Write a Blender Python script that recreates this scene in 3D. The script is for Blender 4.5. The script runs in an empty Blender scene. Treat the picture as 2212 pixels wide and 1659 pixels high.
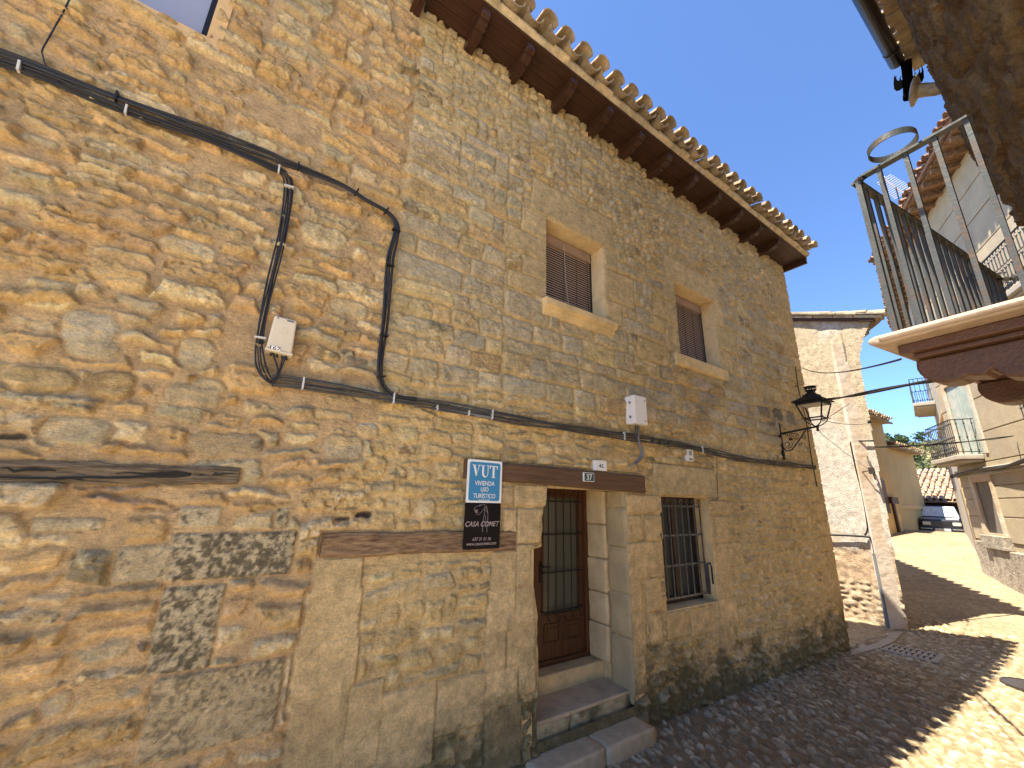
import bpy, math, random
import numpy as np
from mathutils import Vector, Matrix, noise as mnoise

random.seed(7)
RNG = np.random.default_rng(11)
SC = bpy.context.scene
COL = SC.collection

# ------------------------------------------------------------------ camera, sky, sun, exposure
# world: X runs along the main facade (plane Y=0), Z is up, 0 is eye height, the street lies at Y<0
FPX = 870.0; CX = 1106.0; CY = 829.5           # focal length and centre in a 2212 px wide copy of the photograph
_d1 = np.array([1334.0, 285.0, FPX]); _d1 /= np.linalg.norm(_d1)
_xv = 84.0; _up = np.array([_xv, -(FPX * FPX + 1334.0 * _xv) / 285.0, FPX]); _up /= np.linalg.norm(_up)
ROT = np.array([_d1, np.cross(_up, _d1), _up])
CAM = np.array([0.0, -3.3, 0.0])
cam_d = bpy.data.cameras.new("camera"); cam = bpy.data.objects.new("camera", cam_d); COL.objects.link(cam)
cam_d.sensor_width = 36.0; cam_d.lens = FPX / 2212.0 * 36.0; cam_d.clip_start = 0.05; cam_d.clip_end = 2000.0
_m = np.eye(4); _m[:3, 0] = ROT[:, 0]; _m[:3, 1] = -ROT[:, 1]; _m[:3, 2] = -ROT[:, 2]; _m[:3, 3] = CAM
cam.matrix_world = Matrix(_m.tolist())
SC.camera = cam

SUN_DIR = Vector((3.0, -0.9, -7.6)).normalized()      # the way the sunlight travels
world = bpy.data.worlds.new("World"); SC.world = world; world.use_nodes = True
wn = world.node_tree; wn.nodes.clear()
sky = wn.nodes.new("ShaderNodeTexSky"); sky.sky_type = 'NISHITA'; sky.sun_disc = False
sky.sun_elevation = math.asin(-SUN_DIR.z); sky.sun_rotation = math.atan2(-SUN_DIR.x, -SUN_DIR.y)
sky.altitude = 4600.0; sky.air_density = 1.0; sky.dust_density = 0.0; sky.ozone_density = 7.5
bg = wn.nodes.new("ShaderNodeBackground"); bg.inputs[1].default_value = 0.13
wo = wn.nodes.new("ShaderNodeOutputWorld")
wn.links.new(sky.outputs[0], bg.inputs[0]); wn.links.new(bg.outputs[0], wo.inputs[0])
sun_d = bpy.data.lights.new("sun", 'SUN'); sun_d.energy = 4.4; sun_d.angle = math.radians(0.53); sun_d.color = (1.0, 0.91, 0.765)
sun = bpy.data.objects.new("sun", sun_d); COL.objects.link(sun)
sun.rotation_euler = SUN_DIR.to_track_quat('-Z', 'Y').to_euler(); sun.location = (-20, 8, 50)
SC.view_settings.view_transform = 'Standard'; SC.view_settings.look = 'None'
SC.view_settings.gamma = 1.0; SC.view_settings.exposure = 1.82; SC.view_settings.use_curve_mapping = False
SC.render.engine = 'CYCLES'
SC.cycles.use_denoising = True
SC.cycles.max_bounces = 10; SC.cycles.diffuse_bounces = 6; SC.cycles.transparent_max_bounces = 12
SC.cycles.sample_clamp_indirect = 6.0

# ------------------------------------------------------------------ picking points: a pixel's ray meets a plane
def ray(px, py): return ROT @ np.array([px - CX, py - CY, FPX])
def at(px, py, y=0.0):
    v = ray(px, py); return CAM + v * ((y - CAM[1]) / v[1])
def atx(px, py, x):
    v = ray(px, py); return CAM + v * ((x - CAM[0]) / v[0])
def atz(px, py, z):
    v = ray(px, py); return CAM + v * ((z - CAM[2]) / v[2])
def atp(px, py, p0, n):
    v = ray(px, py); n = np.asarray(n, float); return CAM + v * (np.dot(np.asarray(p0, float) - CAM, n) / np.dot(v, n))

# ------------------------------------------------------------------ scene bookkeeping
WL = {}
def tag(o, label=None, cat=None, group=None, kind=None):
    if label: o["label"] = label
    if cat: o["category"] = cat
    if group: o["group"] = group
    if kind: o["kind"] = kind
    return o
def thing(name, loc, label, cat, group=None):
    o = bpy.data.objects.new(name, None); COL.objects.link(o); o.location = loc; o.empty_display_size = 0.2
    WL[o.name] = np.array(loc, float)
    return tag(o, label, cat, group)
def place(name, me, parent=None, loc=None):
    """link a mesh made in world coordinates; its origin goes to the parent's origin (or to loc)"""
    org = WL[parent.name] if parent is not None else np.array(loc if loc is not None else (0, 0, 0), float)
    n = len(me.vertices); co = np.empty(n * 3, np.float32); me.vertices.foreach_get("co", co)
    co = co.reshape(-1, 3) - org.astype(np.float32); me.vertices.foreach_set("co", co.ravel()); me.update()
    o = bpy.data.objects.new(name, me); COL.objects.link(o)
    if parent is not None: o.parent = parent; WL[o.name] = org
    else: o.location = org.tolist(); WL[o.name] = org
    return o

class MB:
    """collects shapes and links them as one mesh object"""
    def __init__(s): s.v = []; s.f = []
    def add(s, vs, fs):
        b = len(s.v); s.v += [tuple(map(float, p)) for p in vs]; s.f += [tuple(i + b for i in f) for f in fs]; return s
    def box(s, x0, x1, y0, y1, z0, z1):
        return s.add([(x, y, z) for z in (z0, z1) for y in (y0, y1) for x in (x0, x1)],
                     [(0, 2, 3, 1), (4, 5, 7, 6), (0, 1, 5, 4), (2, 6, 7, 3), (0, 4, 6, 2), (1, 3, 7, 5)])
    def obox(s, c, a, b, d):
        """centre and three half-axis vectors"""
        c = np.asarray(c, float); a = np.asarray(a, float); b = np.asarray(b, float); d = np.asarray(d, float)
        vs = [c + i * a + j * b + k * d for k in (-1, 1) for j in (-1, 1) for i in (-1, 1)]
        return s.add(vs, [(0, 2, 3, 1), (4, 5, 7, 6), (0, 1, 5, 4), (2, 6, 7, 3), (0, 4, 6, 2), (1, 3, 7, 5)])
    def bar(s, p, q, w, h=None, up=(0, 0, 1)):
        p = np.asarray(p, float); q = np.asarray(q, float); d = q - p; L = np.linalg.norm(d); d /= L
        u = np.asarray(up, float)
        if abs(np.dot(u, d)) > .95: u = np.array([1.0, 0, 0])
        a = np.cross(d, u); a /= np.linalg.norm(a); b = np.cross(a, d)
        return s.obox((p + q) / 2, d * L / 2, a * w / 2, b * (h or w) / 2)
    def tube(s, pts, r, n=8, caps=True, closed=False):
        pts = [np.asarray(p, float) for p in pts]; m = len(pts)
        rs = r if isinstance(r, (list, tuple)) else [r] * m
        base = len(s.v); prev = None
        for i in range(m):
            if closed: d = pts[(i + 1) % m] - pts[i - 1]
            else: d = pts[min(i + 1, m - 1)] - pts[max(i - 1, 0)]
            d /= (np.linalg.norm(d) + 1e-12)
            if prev is None:
                u = np.array([0, 0, 1.0]) if abs(d[2]) < .9 else np.array([1.0, 0, 0])
            else: u = prev
            a = np.cross(d, u); a /= (np.linalg.norm(a) + 1e-12); b = np.cross(a, d); prev = b
            for k in range(n):
                t = 2 * math.pi * k / n
                s.v.append(tuple(pts[i] + rs[i] * (a * math.cos(t) + b * math.sin(t))))
        for i in range(m if closed else m - 1):
            j = (i + 1) % m
            for k in range(n):
                k2 = (k + 1) % n
                s.f.append((base + i * n + k, base + j * n + k, base + j * n + k2, base + i * n + k2))
        if caps and not closed:
            s.f.append(tuple(base + k for k in range(n))[::-1]); s.f.append(tuple(base + (m - 1) * n + k for k in range(n)))
        return s
    def prism(s, poly, o, ua, ub, ext):
        """polygon (a,b) placed at o along the vectors ua, ub and extruded by the vector ext"""
        o = np.asarray(o, float); ua = np.asarray(ua, float); ub = np.asarray(ub, float); ext = np.asarray(ext, float)
        n = len(poly); lo = [o + a * ua + b * ub for a, b in poly]; hi = [p + ext for p in lo]
        return s.add(lo + hi, [tuple(range(n))[::-1], tuple(range(n, 2 * n))] + [(i, (i + 1) % n, n + (i + 1) % n, n + i) for i in range(n)])
    def lathe(s, prof, c, axis=(0, 0, 1), n=16, ref=(1, 0, 0)):
        c = np.asarray(c, float); ax = np.asarray(axis, float); ax /= np.linalg.norm(ax)
        u = np.asarray(ref, float); u -= ax * np.dot(u, ax); u /= np.linalg.norm(u); w = np.cross(ax, u)
        base = len(s.v)
        for r, h in prof:
            for k in range(n):
                t = 2 * math.pi * (k + .5) / n
                s.v.append(tuple(c + ax * h + r * (u * math.cos(t) + w * math.sin(t))))
        for i in range(len(prof) - 1):
            for k in range(n):
                k2 = (k + 1) % n
                s.f.append((base + i * n + k, base + i * n + k2, base + (i + 1) * n + k2, base + (i + 1) * n + k))
        s.f.append(tuple(base + k for k in range(n))[::-1]); s.f.append(tuple(base + (len(prof) - 1) * n + k for k in range(n)))
        return s
    def mesh(s, name, mat, smooth=False):
        me = bpy.data.meshes.new(name); me.from_pydata(s.v, [], s.f); me.update()
        if mat is not None: me.materials.append(mat)
        if smooth: me.polygons.foreach_set("use_smooth", [True] * len(me.polygons))
        return me
    def build(s, name, mat, parent=None, loc=None, smooth=False, bevel=0.0, segs=2):
        me = s.mesh(name, mat, smooth)
        if parent is None and loc is None:
            a = np.array(s.v); loc = ((a[:, 0].min() + a[:, 0].max()) / 2, (a[:, 1].min() + a[:, 1].max()) / 2, a[:, 2].min())
        o = place(name, me, parent, loc)
        if bevel > 0:
            m = o.modifiers.new("edge", 'BEVEL'); m.width = bevel; m.segments = segs; m.limit_method = 'ANGLE'; m.angle_limit = 0.6
        return o

def spline(pts, k=6):
    pts = [np.asarray(p, float) for p in pts]; out = []
    for i in range(len(pts) - 1):
        p0 = pts[max(i - 1, 0)]; p1 = pts[i]; p2 = pts[i + 1]; p3 = pts[min(i + 2, len(pts) - 1)]
        for j in range(k):
            t = j / k
            out.append(.5 * ((2 * p1) + (-p0 + p2) * t + (2 * p0 - 5 * p1 + 4 * p2 - p3) * t * t + (-p0 + 3 * p1 - 3 * p2 + p3) * t ** 3))
    out.append(pts[-1]); return out

# ------------------------------------------------------------------ materials
def new_mat(name):
    m = bpy.data.materials.new(name); m.use_nodes = True; nt = m.node_tree
    b = nt.nodes["Principled BSDF"]; return m, nt, b
def surf(name, col, rough=.85, var=.18, scale=6.0, bump=.15, bscale=60.0, metal=0.0, col2=None, spec=.3, streak=None, mixscale=1.2, patch=None, coat=0):
    """plain procedural surface: base colour broken up by two noises and a fine bump; col2 comes in as weathered patches"""
    m, nt, b = new_mat(name); N = nt.nodes; L = nt.links
    tc = N.new("ShaderNodeTexCoord"); src = tc.outputs["Object"]
    if streak:
        mp = N.new("ShaderNodeMapping"); mp.inputs["Scale"].default_value = streak; L.new(src, mp.inputs[0]); src = mp.outputs[0]
    n1 = N.new("ShaderNodeTexNoise"); n1.inputs["Scale"].default_value = scale; n1.inputs["Detail"].default_value = 8; n1.inputs["Roughness"].default_value = .65
    L.new(src, n1.inputs["Vector"])
    r = N.new("ShaderNodeMapRange"); r.inputs[1].default_value = .25; r.inputs[2].default_value = .75; r.inputs[3].default_value = 1 - var; r.inputs[4].default_value = 1 + var
    L.new(n1.outputs[0], r.inputs[0])
    base = N.new("ShaderNodeRGB"); base.outputs[0].default_value = (*col, 1); c = base.outputs[0]
    if col2 is not None:
        n2 = N.new("ShaderNodeTexNoise"); n2.inputs["Scale"].default_value = mixscale; n2.inputs["Detail"].default_value = 9; n2.inputs["Roughness"].default_value = .7
        L.new(src, n2.inputs["Vector"])
        r2 = N.new("ShaderNodeMapRange"); lo, hi = patch or (.45, .6); r2.inputs[1].default_value = lo; r2.inputs[2].default_value = hi; L.new(n2.outputs[0], r2.inputs[0])
        mx = N.new("ShaderNodeMix"); mx.data_type = 'RGBA'; L.new(r2.outputs[0], mx.inputs[0]); L.new(c, mx.inputs[6]); mx.inputs[7].default_value = (*col2, 1); c = mx.outputs[2]
    mu = N.new("ShaderNodeMix"); mu.data_type = 'RGBA'; mu.blend_type = 'MULTIPLY'; mu.inputs[0].default_value = 1.0
    L.new(c, mu.inputs[6]); L.new(r.outputs[0], mu.inputs[7]); L.new(mu.outputs[2], b.inputs["Base Color"])
    b.inputs["Roughness"].default_value = rough; b.inputs["Metallic"].default_value = metal; b.inputs["Specular IOR Level"].default_value = spec
    if coat: b.inputs["Coat Weight"].default_value = coat
    if bump > 0:
        n3 = N.new("ShaderNodeTexNoise"); n3.inputs["Scale"].default_value = bscale; n3.inputs["Detail"].default_value = 6; L.new(src, n3.inputs["Vector"])
        bp = N.new("ShaderNodeBump"); bp.inputs["Strength"].default_value = bump; bp.inputs["Distance"].default_value = .02
        L.new(n3.outputs[0], bp.inputs["Height"]); L.new(bp.outputs[0], b.inputs["Normal"])
    return m
def masonry_mat(name, bump=.75, fine=70.0):
    """stone and mortar colours come per vertex from the stone layout; grain is added by noise"""
    m, nt, b = new_mat(name); N = nt.nodes; L = nt.links
    at_ = N.new("ShaderNodeAttribute"); at_.attribute_name = "tint"
    tc = N.new("ShaderNodeTexCoord")
    n1 = N.new("ShaderNodeTexNoise"); n1.inputs["Scale"].default_value = 9; n1.inputs["Detail"].default_value = 10; n1.inputs["Roughness"].default_value = .75
    n2 = N.new("ShaderNodeTexNoise"); n2.inputs["Scale"].default_value = fine; n2.inputs["Detail"].default_value = 6; n2.inputs["Roughness"].default_value = .7
    L.new(tc.outputs["Object"], n1.inputs["Vector"]); L.new(tc.outputs["Object"], n2.inputs["Vector"])
    r = N.new("ShaderNodeMapRange"); r.inputs[1].default_value = .3; r.inputs[2].default_value = .7; r.inputs[3].default_value = .62; r.inputs[4].default_value = 1.34; L.new(n1.outputs[0], r.inputs[0])
    r2 = N.new("ShaderNodeMapRange"); r2.inputs[1].default_value = .3; r2.inputs[2].default_value = .7; r2.inputs[3].default_value = .76; r2.inputs[4].default_value = 1.2; L.new(n2.outputs[0], r2.inputs[0])
    mm = N.new("ShaderNodeMath"); mm.operation = 'MULTIPLY'; L.new(r.outputs[0], mm.inputs[0]); L.new(r2.outputs[0], mm.inputs[1])
    mu = N.new("ShaderNodeMix"); mu.data_type = 'RGBA'; mu.blend_type = 'MULTIPLY'; mu.inputs[0].default_value = 1.0
    L.new(at_.outputs["Color"], mu.inputs[6]); L.new(mm.outputs[0], mu.inputs[7]); L.new(mu.outputs[2], b.inputs["Base Color"])
    b.inputs["Roughness"].default_value = .92; b.inputs["Specular IOR Level"].default_value = .15
    mp = N.new("ShaderNodeMapping"); mp.inputs["Scale"].default_value = (1, 1, 1.9); L.new(tc.outputs["Object"], mp.inputs[0])
    n3 = N.new("ShaderNodeTexNoise"); n3.inputs["Scale"].default_value = 24; n3.inputs["Detail"].default_value = 10; n3.inputs["Roughness"].default_value = .72; L.new(mp.outputs[0], n3.inputs["Vector"])
    bp = N.new("ShaderNodeBump"); bp.inputs["Strength"].default_value = bump; bp.inputs["Distance"].default_value = .07
    L.new(n3.outputs[0], bp.inputs["Height"]); L.new(bp.outputs[0], b.inputs["Normal"])
    return m
def wood_mat(name, c1, c2, axis=(1, 14, 14), rough=.6, bump=.25, scale=3.0, cracks=False):
    m, nt, b = new_mat(name); N = nt.nodes; L = nt.links
    tc = N.new("ShaderNodeTexCoord"); mp = N.new("ShaderNodeMapping"); mp.inputs["Scale"].default_value = axis; L.new(tc.outputs["Object"], mp.inputs[0])
    n1 = N.new("ShaderNodeTexNoise"); n1.inputs["Scale"].default_value = scale; n1.inputs["Detail"].default_value = 8; n1.inputs["Roughness"].default_value = .6; n1.inputs["Distortion"].default_value = .4
    L.new(mp.outputs[0], n1.inputs["Vector"])
    cr = N.new("ShaderNodeValToRGB"); cr.color_ramp.elements[0].position = .3; cr.color_ramp.elements[0].color = (*c1, 1); cr.color_ramp.elements[1].position = .68; cr.color_ramp.elements[1].color = (*c2, 1)
    L.new(n1.outputs[0], cr.inputs[0]); L.new(cr.outputs[0], b.inputs["Base Color"])
    b.inputs["Roughness"].default_value = rough; b.inputs["Specular IOR Level"].default_value = .3
    bp = N.new("ShaderNodeBump"); bp.inputs["Strength"].default_value = bump; bp.inputs["Distance"].default_value = .02; L.new(n1.outputs[0], bp.inputs["Height"]); L.new(bp.outputs[0], b.inputs["Normal"])
    return m
def glass_mat(name, col, rough=.06, spec=.6):
    m, nt, b = new_mat(name); b.inputs["Base Color"].default_value = (*col, 1); b.inputs["Roughness"].default_value = rough; b.inputs["Specular IOR Level"].default_value = spec
    n = nt.nodes.new("ShaderNodeTexNoise"); n.inputs["Scale"].default_value = 3.0; bp = nt.nodes.new("ShaderNodeBump"); bp.inputs["Strength"].default_value = .02
    nt.links.new(n.outputs[0], bp.inputs["Height"]); nt.links.new(bp.outputs[0], b.inputs["Normal"])
    return m

M = {}
M['masonry'] = masonry_mat("masonry")
M['ashlar'] = surf("cut sandstone", (.68, .48, .225), var=.16, scale=7, bump=.25, bscale=45, col2=(.50, .36, .18), mixscale=2.5)
M['ashlar_pale'] = surf("pale cut sandstone", (.66, .49, .265), var=.14, scale=9, bump=.25, bscale=45, col2=(.57, .41, .21), mixscale=3)
M['slab'] = surf("grey worn step stone", (.52, .385, .235), var=.18, scale=8, bump=.4, bscale=60, col2=(.43, .32, .185), mixscale=3)
M['moss_stone'] = surf("mossy stone", (.42, .33, .19), var=.3, scale=12, bump=.6, bscale=40, col2=(.13, .115, .06), mixscale=4, patch=(.44, .62))
M['dark_wood'] = wood_mat("dark stained boards", (.034, .0145, .0075), (.068, .029, .0145), rough=.5)
M['rafter'] = wood_mat("dark stained rafter wood", (.036, .016, .009), (.072, .032, .017), axis=(10, 1, 10), rough=.28)
M['lintel'] = wood_mat("brown painted beam", (.085, .044, .022), (.15, .083, .045), rough=.6, bump=.35)
M['door_wood'] = wood_mat("varnished door wood", (.060, .023, .010), (.125, .050, .019), axis=(10, 10, 1), rough=.35)
M['black_iron'] = surf("black iron", (.022, .020, .019), rough=.5, var=.2, bump=.08, metal=.4)
M['grey_iron'] = surf("grey painted iron", (.085, .085, .08), rough=.42, var=.2, bump=.1, metal=.3, col2=(.14, .13, .12), mixscale=8)
M['rail_iron'] = surf("weathered grey railing iron", (.075, .08, .075), rough=.42, var=.22, bump=.12, metal=.2, col2=(.13, .085, .055), mixscale=9, patch=(.52, .66))
M['cable'] = surf("black cable sheath", (.022, .021, .022), rough=.5, var=.25, bump=0)
M['cable_dusty'] = surf("dusty black cable sheath", (.075, .066, .055), rough=.7, var=.35, scale=20, bump=0)
M['conduit'] = surf("grey plastic conduit", (.17, .17, .165), rough=.5, var=.1, bump=0)
M['clip'] = surf("pale cable clip", (.55, .52, .46), rough=.6, bump=0)
M['beige'] = surf("aged beige plastic", (.66, .56, .40), rough=.45, var=.05, bump=.03, col2=(.60, .50, .35), mixscale=4)
M['white_box'] = surf("white plastic", (.78, .73, .66), rough=.45, var=.04, bump=.03, col2=(.66, .60, .52), mixscale=5, patch=(.5, .7))
M['white'] = surf("white enamel", (.80, .77, .70), rough=.4, var=.03, bump=0)
M['blue'] = surf("blue sign print", (.055, .235, .40), rough=.4, var=.04, bump=0)
M['black_sign'] = surf("black sign sheet", (.012, .009, .009), rough=.35, var=.1, bump=0)
M['sign_line'] = surf("pale engraved lettering", (.42, .33, .29), rough=.5, var=.1, bump=0)
M['plate'] = surf("green grey enamel plate", (.05, .085, .09), rough=.35, var=.1, bump=0)
M['ink'] = surf("black lettering", (.02, .018, .016), rough=.6, bump=0)
M['blind'] = wood_mat("brown slatted blind", (.50, .36, .27), (.64, .47, .36), rough=.55, bump=.05)
M['tile'] = surf("weathered clay roof tile", (.43, .315, .185), var=.35, scale=5, bump=.4, bscale=40, col2=(.22, .17, .11), mixscale=3, patch=(.42, .62))
M['tile_red'] = surf("red and buff roof tile", (.34, .19, .12), var=.4, scale=3.5, bump=.3, bscale=40, col2=(.40, .31, .215), mixscale=2.2, patch=(.38, .52))
M['mortar'] = surf("lime mortar", (.60, .45, .25), var=.25, scale=10, bump=.5, bscale=30, col2=(.36, .28, .16), mixscale=4)
M['plaster'] = surf("worn lime plaster", (.58, .50, .40), var=.10, scale=3.0, bump=.9, bscale=7, col2=(.52, .38, .24), mixscale=1.1, patch=(.47, .62))
M['cream'] = surf("cream render", (.44, .36, .235), var=.12, scale=2.0, bump=.3, bscale=12, col2=(.38, .315, .215), mixscale=.8)
M['grey_render'] = surf("grey weathered render", (.42, .36, .28), var=.14, scale=2.0, bump=.3, bscale=12, col2=(.40, .36, .30), mixscale=.9)
M['ochre'] = surf("ochre render", (.56, .39, .165), var=.12, scale=1.5, bump=.2, bscale=14, col2=(.48, .335, .145), mixscale=.7)
M['brown_paint'] = surf("brown painted corbel wood", (.10, .047, .024), rough=.45, var=.3, scale=7, bump=.25)
M['slab_edge'] = surf("pink marble slab edge", (.42, .31, .215), rough=.5, var=.16, bump=.12, col2=(.33, .24, .165), mixscale=5)
M['zinc'] = surf("dark zinc gutter", (.085, .072, .062), rough=.35, metal=.6, var=.2, scale=4, bump=.05)
M['stone_grey'] = surf("rough grey stone", (.44, .37, .26), var=.35, scale=9, bump=.8, bscale=25, col2=(.24, .20, .145), mixscale=3)
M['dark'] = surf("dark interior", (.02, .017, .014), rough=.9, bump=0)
M['pane_dark'] = glass_mat("dark window pane", (.040, .038, .032), .3, .15)
M['pane_door'] = glass_mat("frosted door pane", (.105, .095, .062), .22, .5)
M['pane_sky'] = glass_mat("sky-tinted window pane", (.30, .31, .36), .05, .9)  # bluish base colour stands in for sky reflected in the glass

# ------------------------------------------------------------------ masonry: a relief of laid stones, one vertex grid per wall
def _hash(ix, iz, s):
    n = (ix.astype(np.int64) * 374761393 + iz.astype(np.int64) * 668265263 + s * 1274126177) & 0xffffffff
    n = ((n ^ (n >> 13)) * 1274126177) & 0xffffffff
    return ((n ^ (n >> 16)) & 0xffffff).astype(np.float32) / np.float32(0xffffff)
def vnoise(x, z, s):
    ix = np.floor(x); iz = np.floor(z); fx = (x - ix).astype(np.float32); fz = (z - iz).astype(np.float32)
    fx = fx * fx * (3 - 2 * fx); fz = fz * fz * (3 - 2 * fz); ix = ix.astype(np.int64); iz = iz.astype(np.int64)
    a = _hash(ix, iz, s); b = _hash(ix + 1, iz, s); c = _hash(ix, iz + 1, s); d = _hash(ix + 1, iz + 1, s)
    return (a + (b - a) * fx) * (1 - fz) + (c + (d - c) * fx) * fz
def fbm(x, z, s, octv=4, gain=.55):
    t = 0; a = 1.0; w = 0
    for o in range(octv):
        t = t + a * vnoise(x * 2 ** o + 17.3 * o, z * 2 ** o - 9.1 * o, s + o); w += a; a *= gain
    return t / w - .5            # about -.5 .. .5
def sstep(a, b, x):
    t = np.clip((x - a) / (b - a), 0, 1); return t * t * (3 - 2 * t)

def facets(x, z, sx, sz, seed):
    """broken-rock faces: flat tilted pieces of uneven height"""
    gx_ = x / sx; gz_ = z / sz; ix = np.floor(gx_); iz = np.floor(gz_); best = np.full(x.shape, 9.0, np.float32); out = np.zeros(x.shape, np.float32)
    for a in (-1, 0, 1):
        for b in (-1, 0, 1):
            i = (ix + a).astype(np.int64); j = (iz + b).astype(np.int64); rx = _hash(i, j, seed); rz = _hash(i, j, seed + 1)
            dx = (gx_ - ix - a - rx).astype(np.float32); dz = (gz_ - iz - b - rz).astype(np.float32); d = dx * dx + dz * dz; k = d < best
            h = _hash(i, j, seed + 2) - .5 + (_hash(i, j, seed + 3) - .5) * 1.1 * dx + (_hash(i, j, seed + 4) - .62) * 1.3 * dz
            best = np.where(k, d, best); out = np.where(k, h, out)
    return out

class Relief:
    def __init__(s, xs, zs, seed=1, mortar=(.60, .405, .205), mrough=.010):
        s.xs = np.asarray(xs, np.float64); s.zs = np.asarray(zs, np.float64)
        s.X, s.Z = np.meshgrid(s.xs, s.zs); X, Z = s.X, s.Z
        s.seed = seed
        s.U = fbm(X / .75, Z / .75, seed + 1, 2); s.V = fbm(X / .75, Z / .75, seed + 5, 2)
        s.u = fbm(X / .12, Z / .12, seed + 9, 3); s.v = fbm(X / .12, Z / .12, seed + 14, 3)
        s.bed = fbm(X * 9, Z * 24, seed + 21, 4, .6)          # layered grain of the rock
        s.chip = fbm(X * 26, Z * 30, seed + 27, 3, .6)
        s.fac = .62 * facets(X + .03 * s.u + .02 * s.chip, Z + .02 * s.v + .012 * s.chip, .085, .050, seed + 61) + .38 * facets(X + .02 * s.v, Z + .015 * s.u, .034, .022, seed + 71)
        s.fine = fbm(X * 44, Z * 44, seed + 81, 3, .65)
        s.patch = fbm(X / .28, Z / .22, seed + 33, 4, .6)
        s.wave = fbm(X / .9, Z / .8, seed + 41, 3)
        s.H = mrough * 1.2 * s.chip + .018 * s.wave + mrough * s.u
        s.C = np.empty(X.shape + (3,), np.float32); s.C[:] = mortar
        s.C *= (1 + .30 * s.patch + .18 * s.chip)[..., None]
        s.D = np.full(X.shape, 9.0, np.float32)                # distance to the specially placed stones
        s.MASK = np.zeros(X.shape, np.float32)
    def win(s, cx, cz, hw, hh, m=.09):
        i0, i1 = np.searchsorted(s.xs, (cx - hw - m, cx + hw + m)); j0, j1 = np.searchsorted(s.zs, (cz - hh - m, cz + hh + m))
        return (slice(j0, j1), slice(i0, i1)) if (i1 > i0 and j1 > j0) else None
    def sdf(s, w, st):
        aw, al = st.get('warp', (.02, .05))
        px = s.X[w] + aw * 2 * s.u[w] + al * 2 * s.U[w] - st['cx']; pz = s.Z[w] + aw * 2 * s.v[w] + al * 2 * s.V[w] - st['cz']
        a = st.get('rot', 0.0)
        if a: c, q = math.cos(a), math.sin(a); px, pz = px * c + pz * q, -px * q + pz * c
        k = st.get('taper', 0.0)
        if k: px = px / (1 + k * np.clip(pz / max(st['hh'], .01), -1, 1))
        r = min(st.get('r', .03), st['hw'], st['hh'])
        qx = np.abs(px) - (st['hw'] - r); qz = np.abs(pz) - (st['hh'] - r)
        return np.hypot(np.maximum(qx, 0), np.maximum(qz, 0)) + np.minimum(np.maximum(qx, qz), 0) - r, px, pz
    def lay(s, st, special=False):
        w = s.win(st['cx'], st['cz'], st['hw'], st['hh'])
        if w is None: return
        d, px, pz = s.sdf(w, st)
        if special: s.D[w] = np.minimum(s.D[w], d)
        else: d = np.maximum(d, st.get('gap', .014) - s.D[w])
        soft = st.get('soft', .010)
        m = sstep(soft * .6, -soft, d + st.get('rag', .012) * s.chip[w])
        e = np.clip(-d / st.get('edge', .03), 0, 1); e = e * (2 - e)
        h = st.get('prot', .02) * e + st.get('pillow', 0.0) * (1 - np.clip((px / st['hw']) ** 2, 0, 1)) * (1 - np.clip((pz / st['hh']) ** 2, 0, 1))
        h = h + st.get('tx', 0) * px + st.get('tz', 0) * pz + st.get('rough', .01) * 2 * s.bed[w] + st.get('chip', .004) * 2 * s.chip[w] + .014 * s.wave[w] + st.get('facet', 0.0) * s.fac[w]
        if 'pit' in st: h = h - st['pit'] * sstep(.05, .22, s.chip[w] + .5 * s.bed[w])
        s.H[w] = s.H[w] * (1 - m) + h * m
        c = np.array(st['col'], np.float32) * (1 + st.get('cvar', .35) * s.patch[w] + .22 * s.bed[w])[..., None]
        if 'col2' in st:
            lo = st.get('lo', .02); k2 = sstep(lo, lo + st.get('band', .14), st.get('patchmix', 1.0) * s.patch[w] + st.get('bedmix', .6) * s.bed[w] + st.get('chipmix', .3) * s.chip[w] + st.get('finemix', 0.0) * s.fine[w])[..., None]
            c = c * (1 - k2) + np.array(st['col2'], np.float32) * (1 + .4 * s.chip[w])[..., None] * k2
        s.C[w] = s.C[w] * (1 - m[..., None]) + c * m[..., None]
        s.MASK[w] = np.maximum(s.MASK[w], m)
    def mesh(s, name, keep, y=lambda X, Z, H: -H, mat=None, xy=None):
        """keep: mask of the quads (nz-1, nx-1); y: out-of-plane coordinate"""
        nz, nx = s.X.shape
        if xy is None: P = np.stack([s.X, y(s.X, s.Z, s.H), s.Z], -1)
        else: P = xy(s.X, s.Z, s.H)
        q = np.argwhere(keep); j, i = q[:, 0], q[:, 1]
        quad = np.stack([j * nx + i, j * nx + i + 1, (j + 1) * nx + i + 1, (j + 1) * nx + i], 1)
        used = np.unique(quad); remap = np.full(nx * nz, -1, np.int64); remap[used] = np.arange(len(used)); quad = remap[quad]
        me = bpy.data.meshes.new(name); nv = len(used); nf = len(quad)
        me.vertices.add(nv); me.vertices.foreach_set("co", P.reshape(-1, 3)[used].astype(np.float32).ravel())
        me.loops.add(nf * 4); me.loops.foreach_set("vertex_index", quad.astype(np.int32).ravel())
        me.polygons.add(nf); me.polygons.foreach_set("loop_start", np.arange(0, nf * 4, 4, dtype=np.int32))
        try: me.polygons.foreach_set("loop_total", np.full(nf, 4, np.int32))
        except Exception: pass
        me.update(calc_edges=True)
        me.polygons.foreach_set("use_smooth", np.ones(nf, bool))
        ca = me.color_attributes.new("tint", 'FLOAT_COLOR', 'POINT')
        c4 = np.ones((nv, 4), np.float32); c4[:, :3] = np.clip(s.C.reshape(-1, 3)[used], .005, .9); ca.data.foreach_set("color", c4.ravel())
        me.materials.append(mat or M['masonry']); me.update()
        return me

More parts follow.
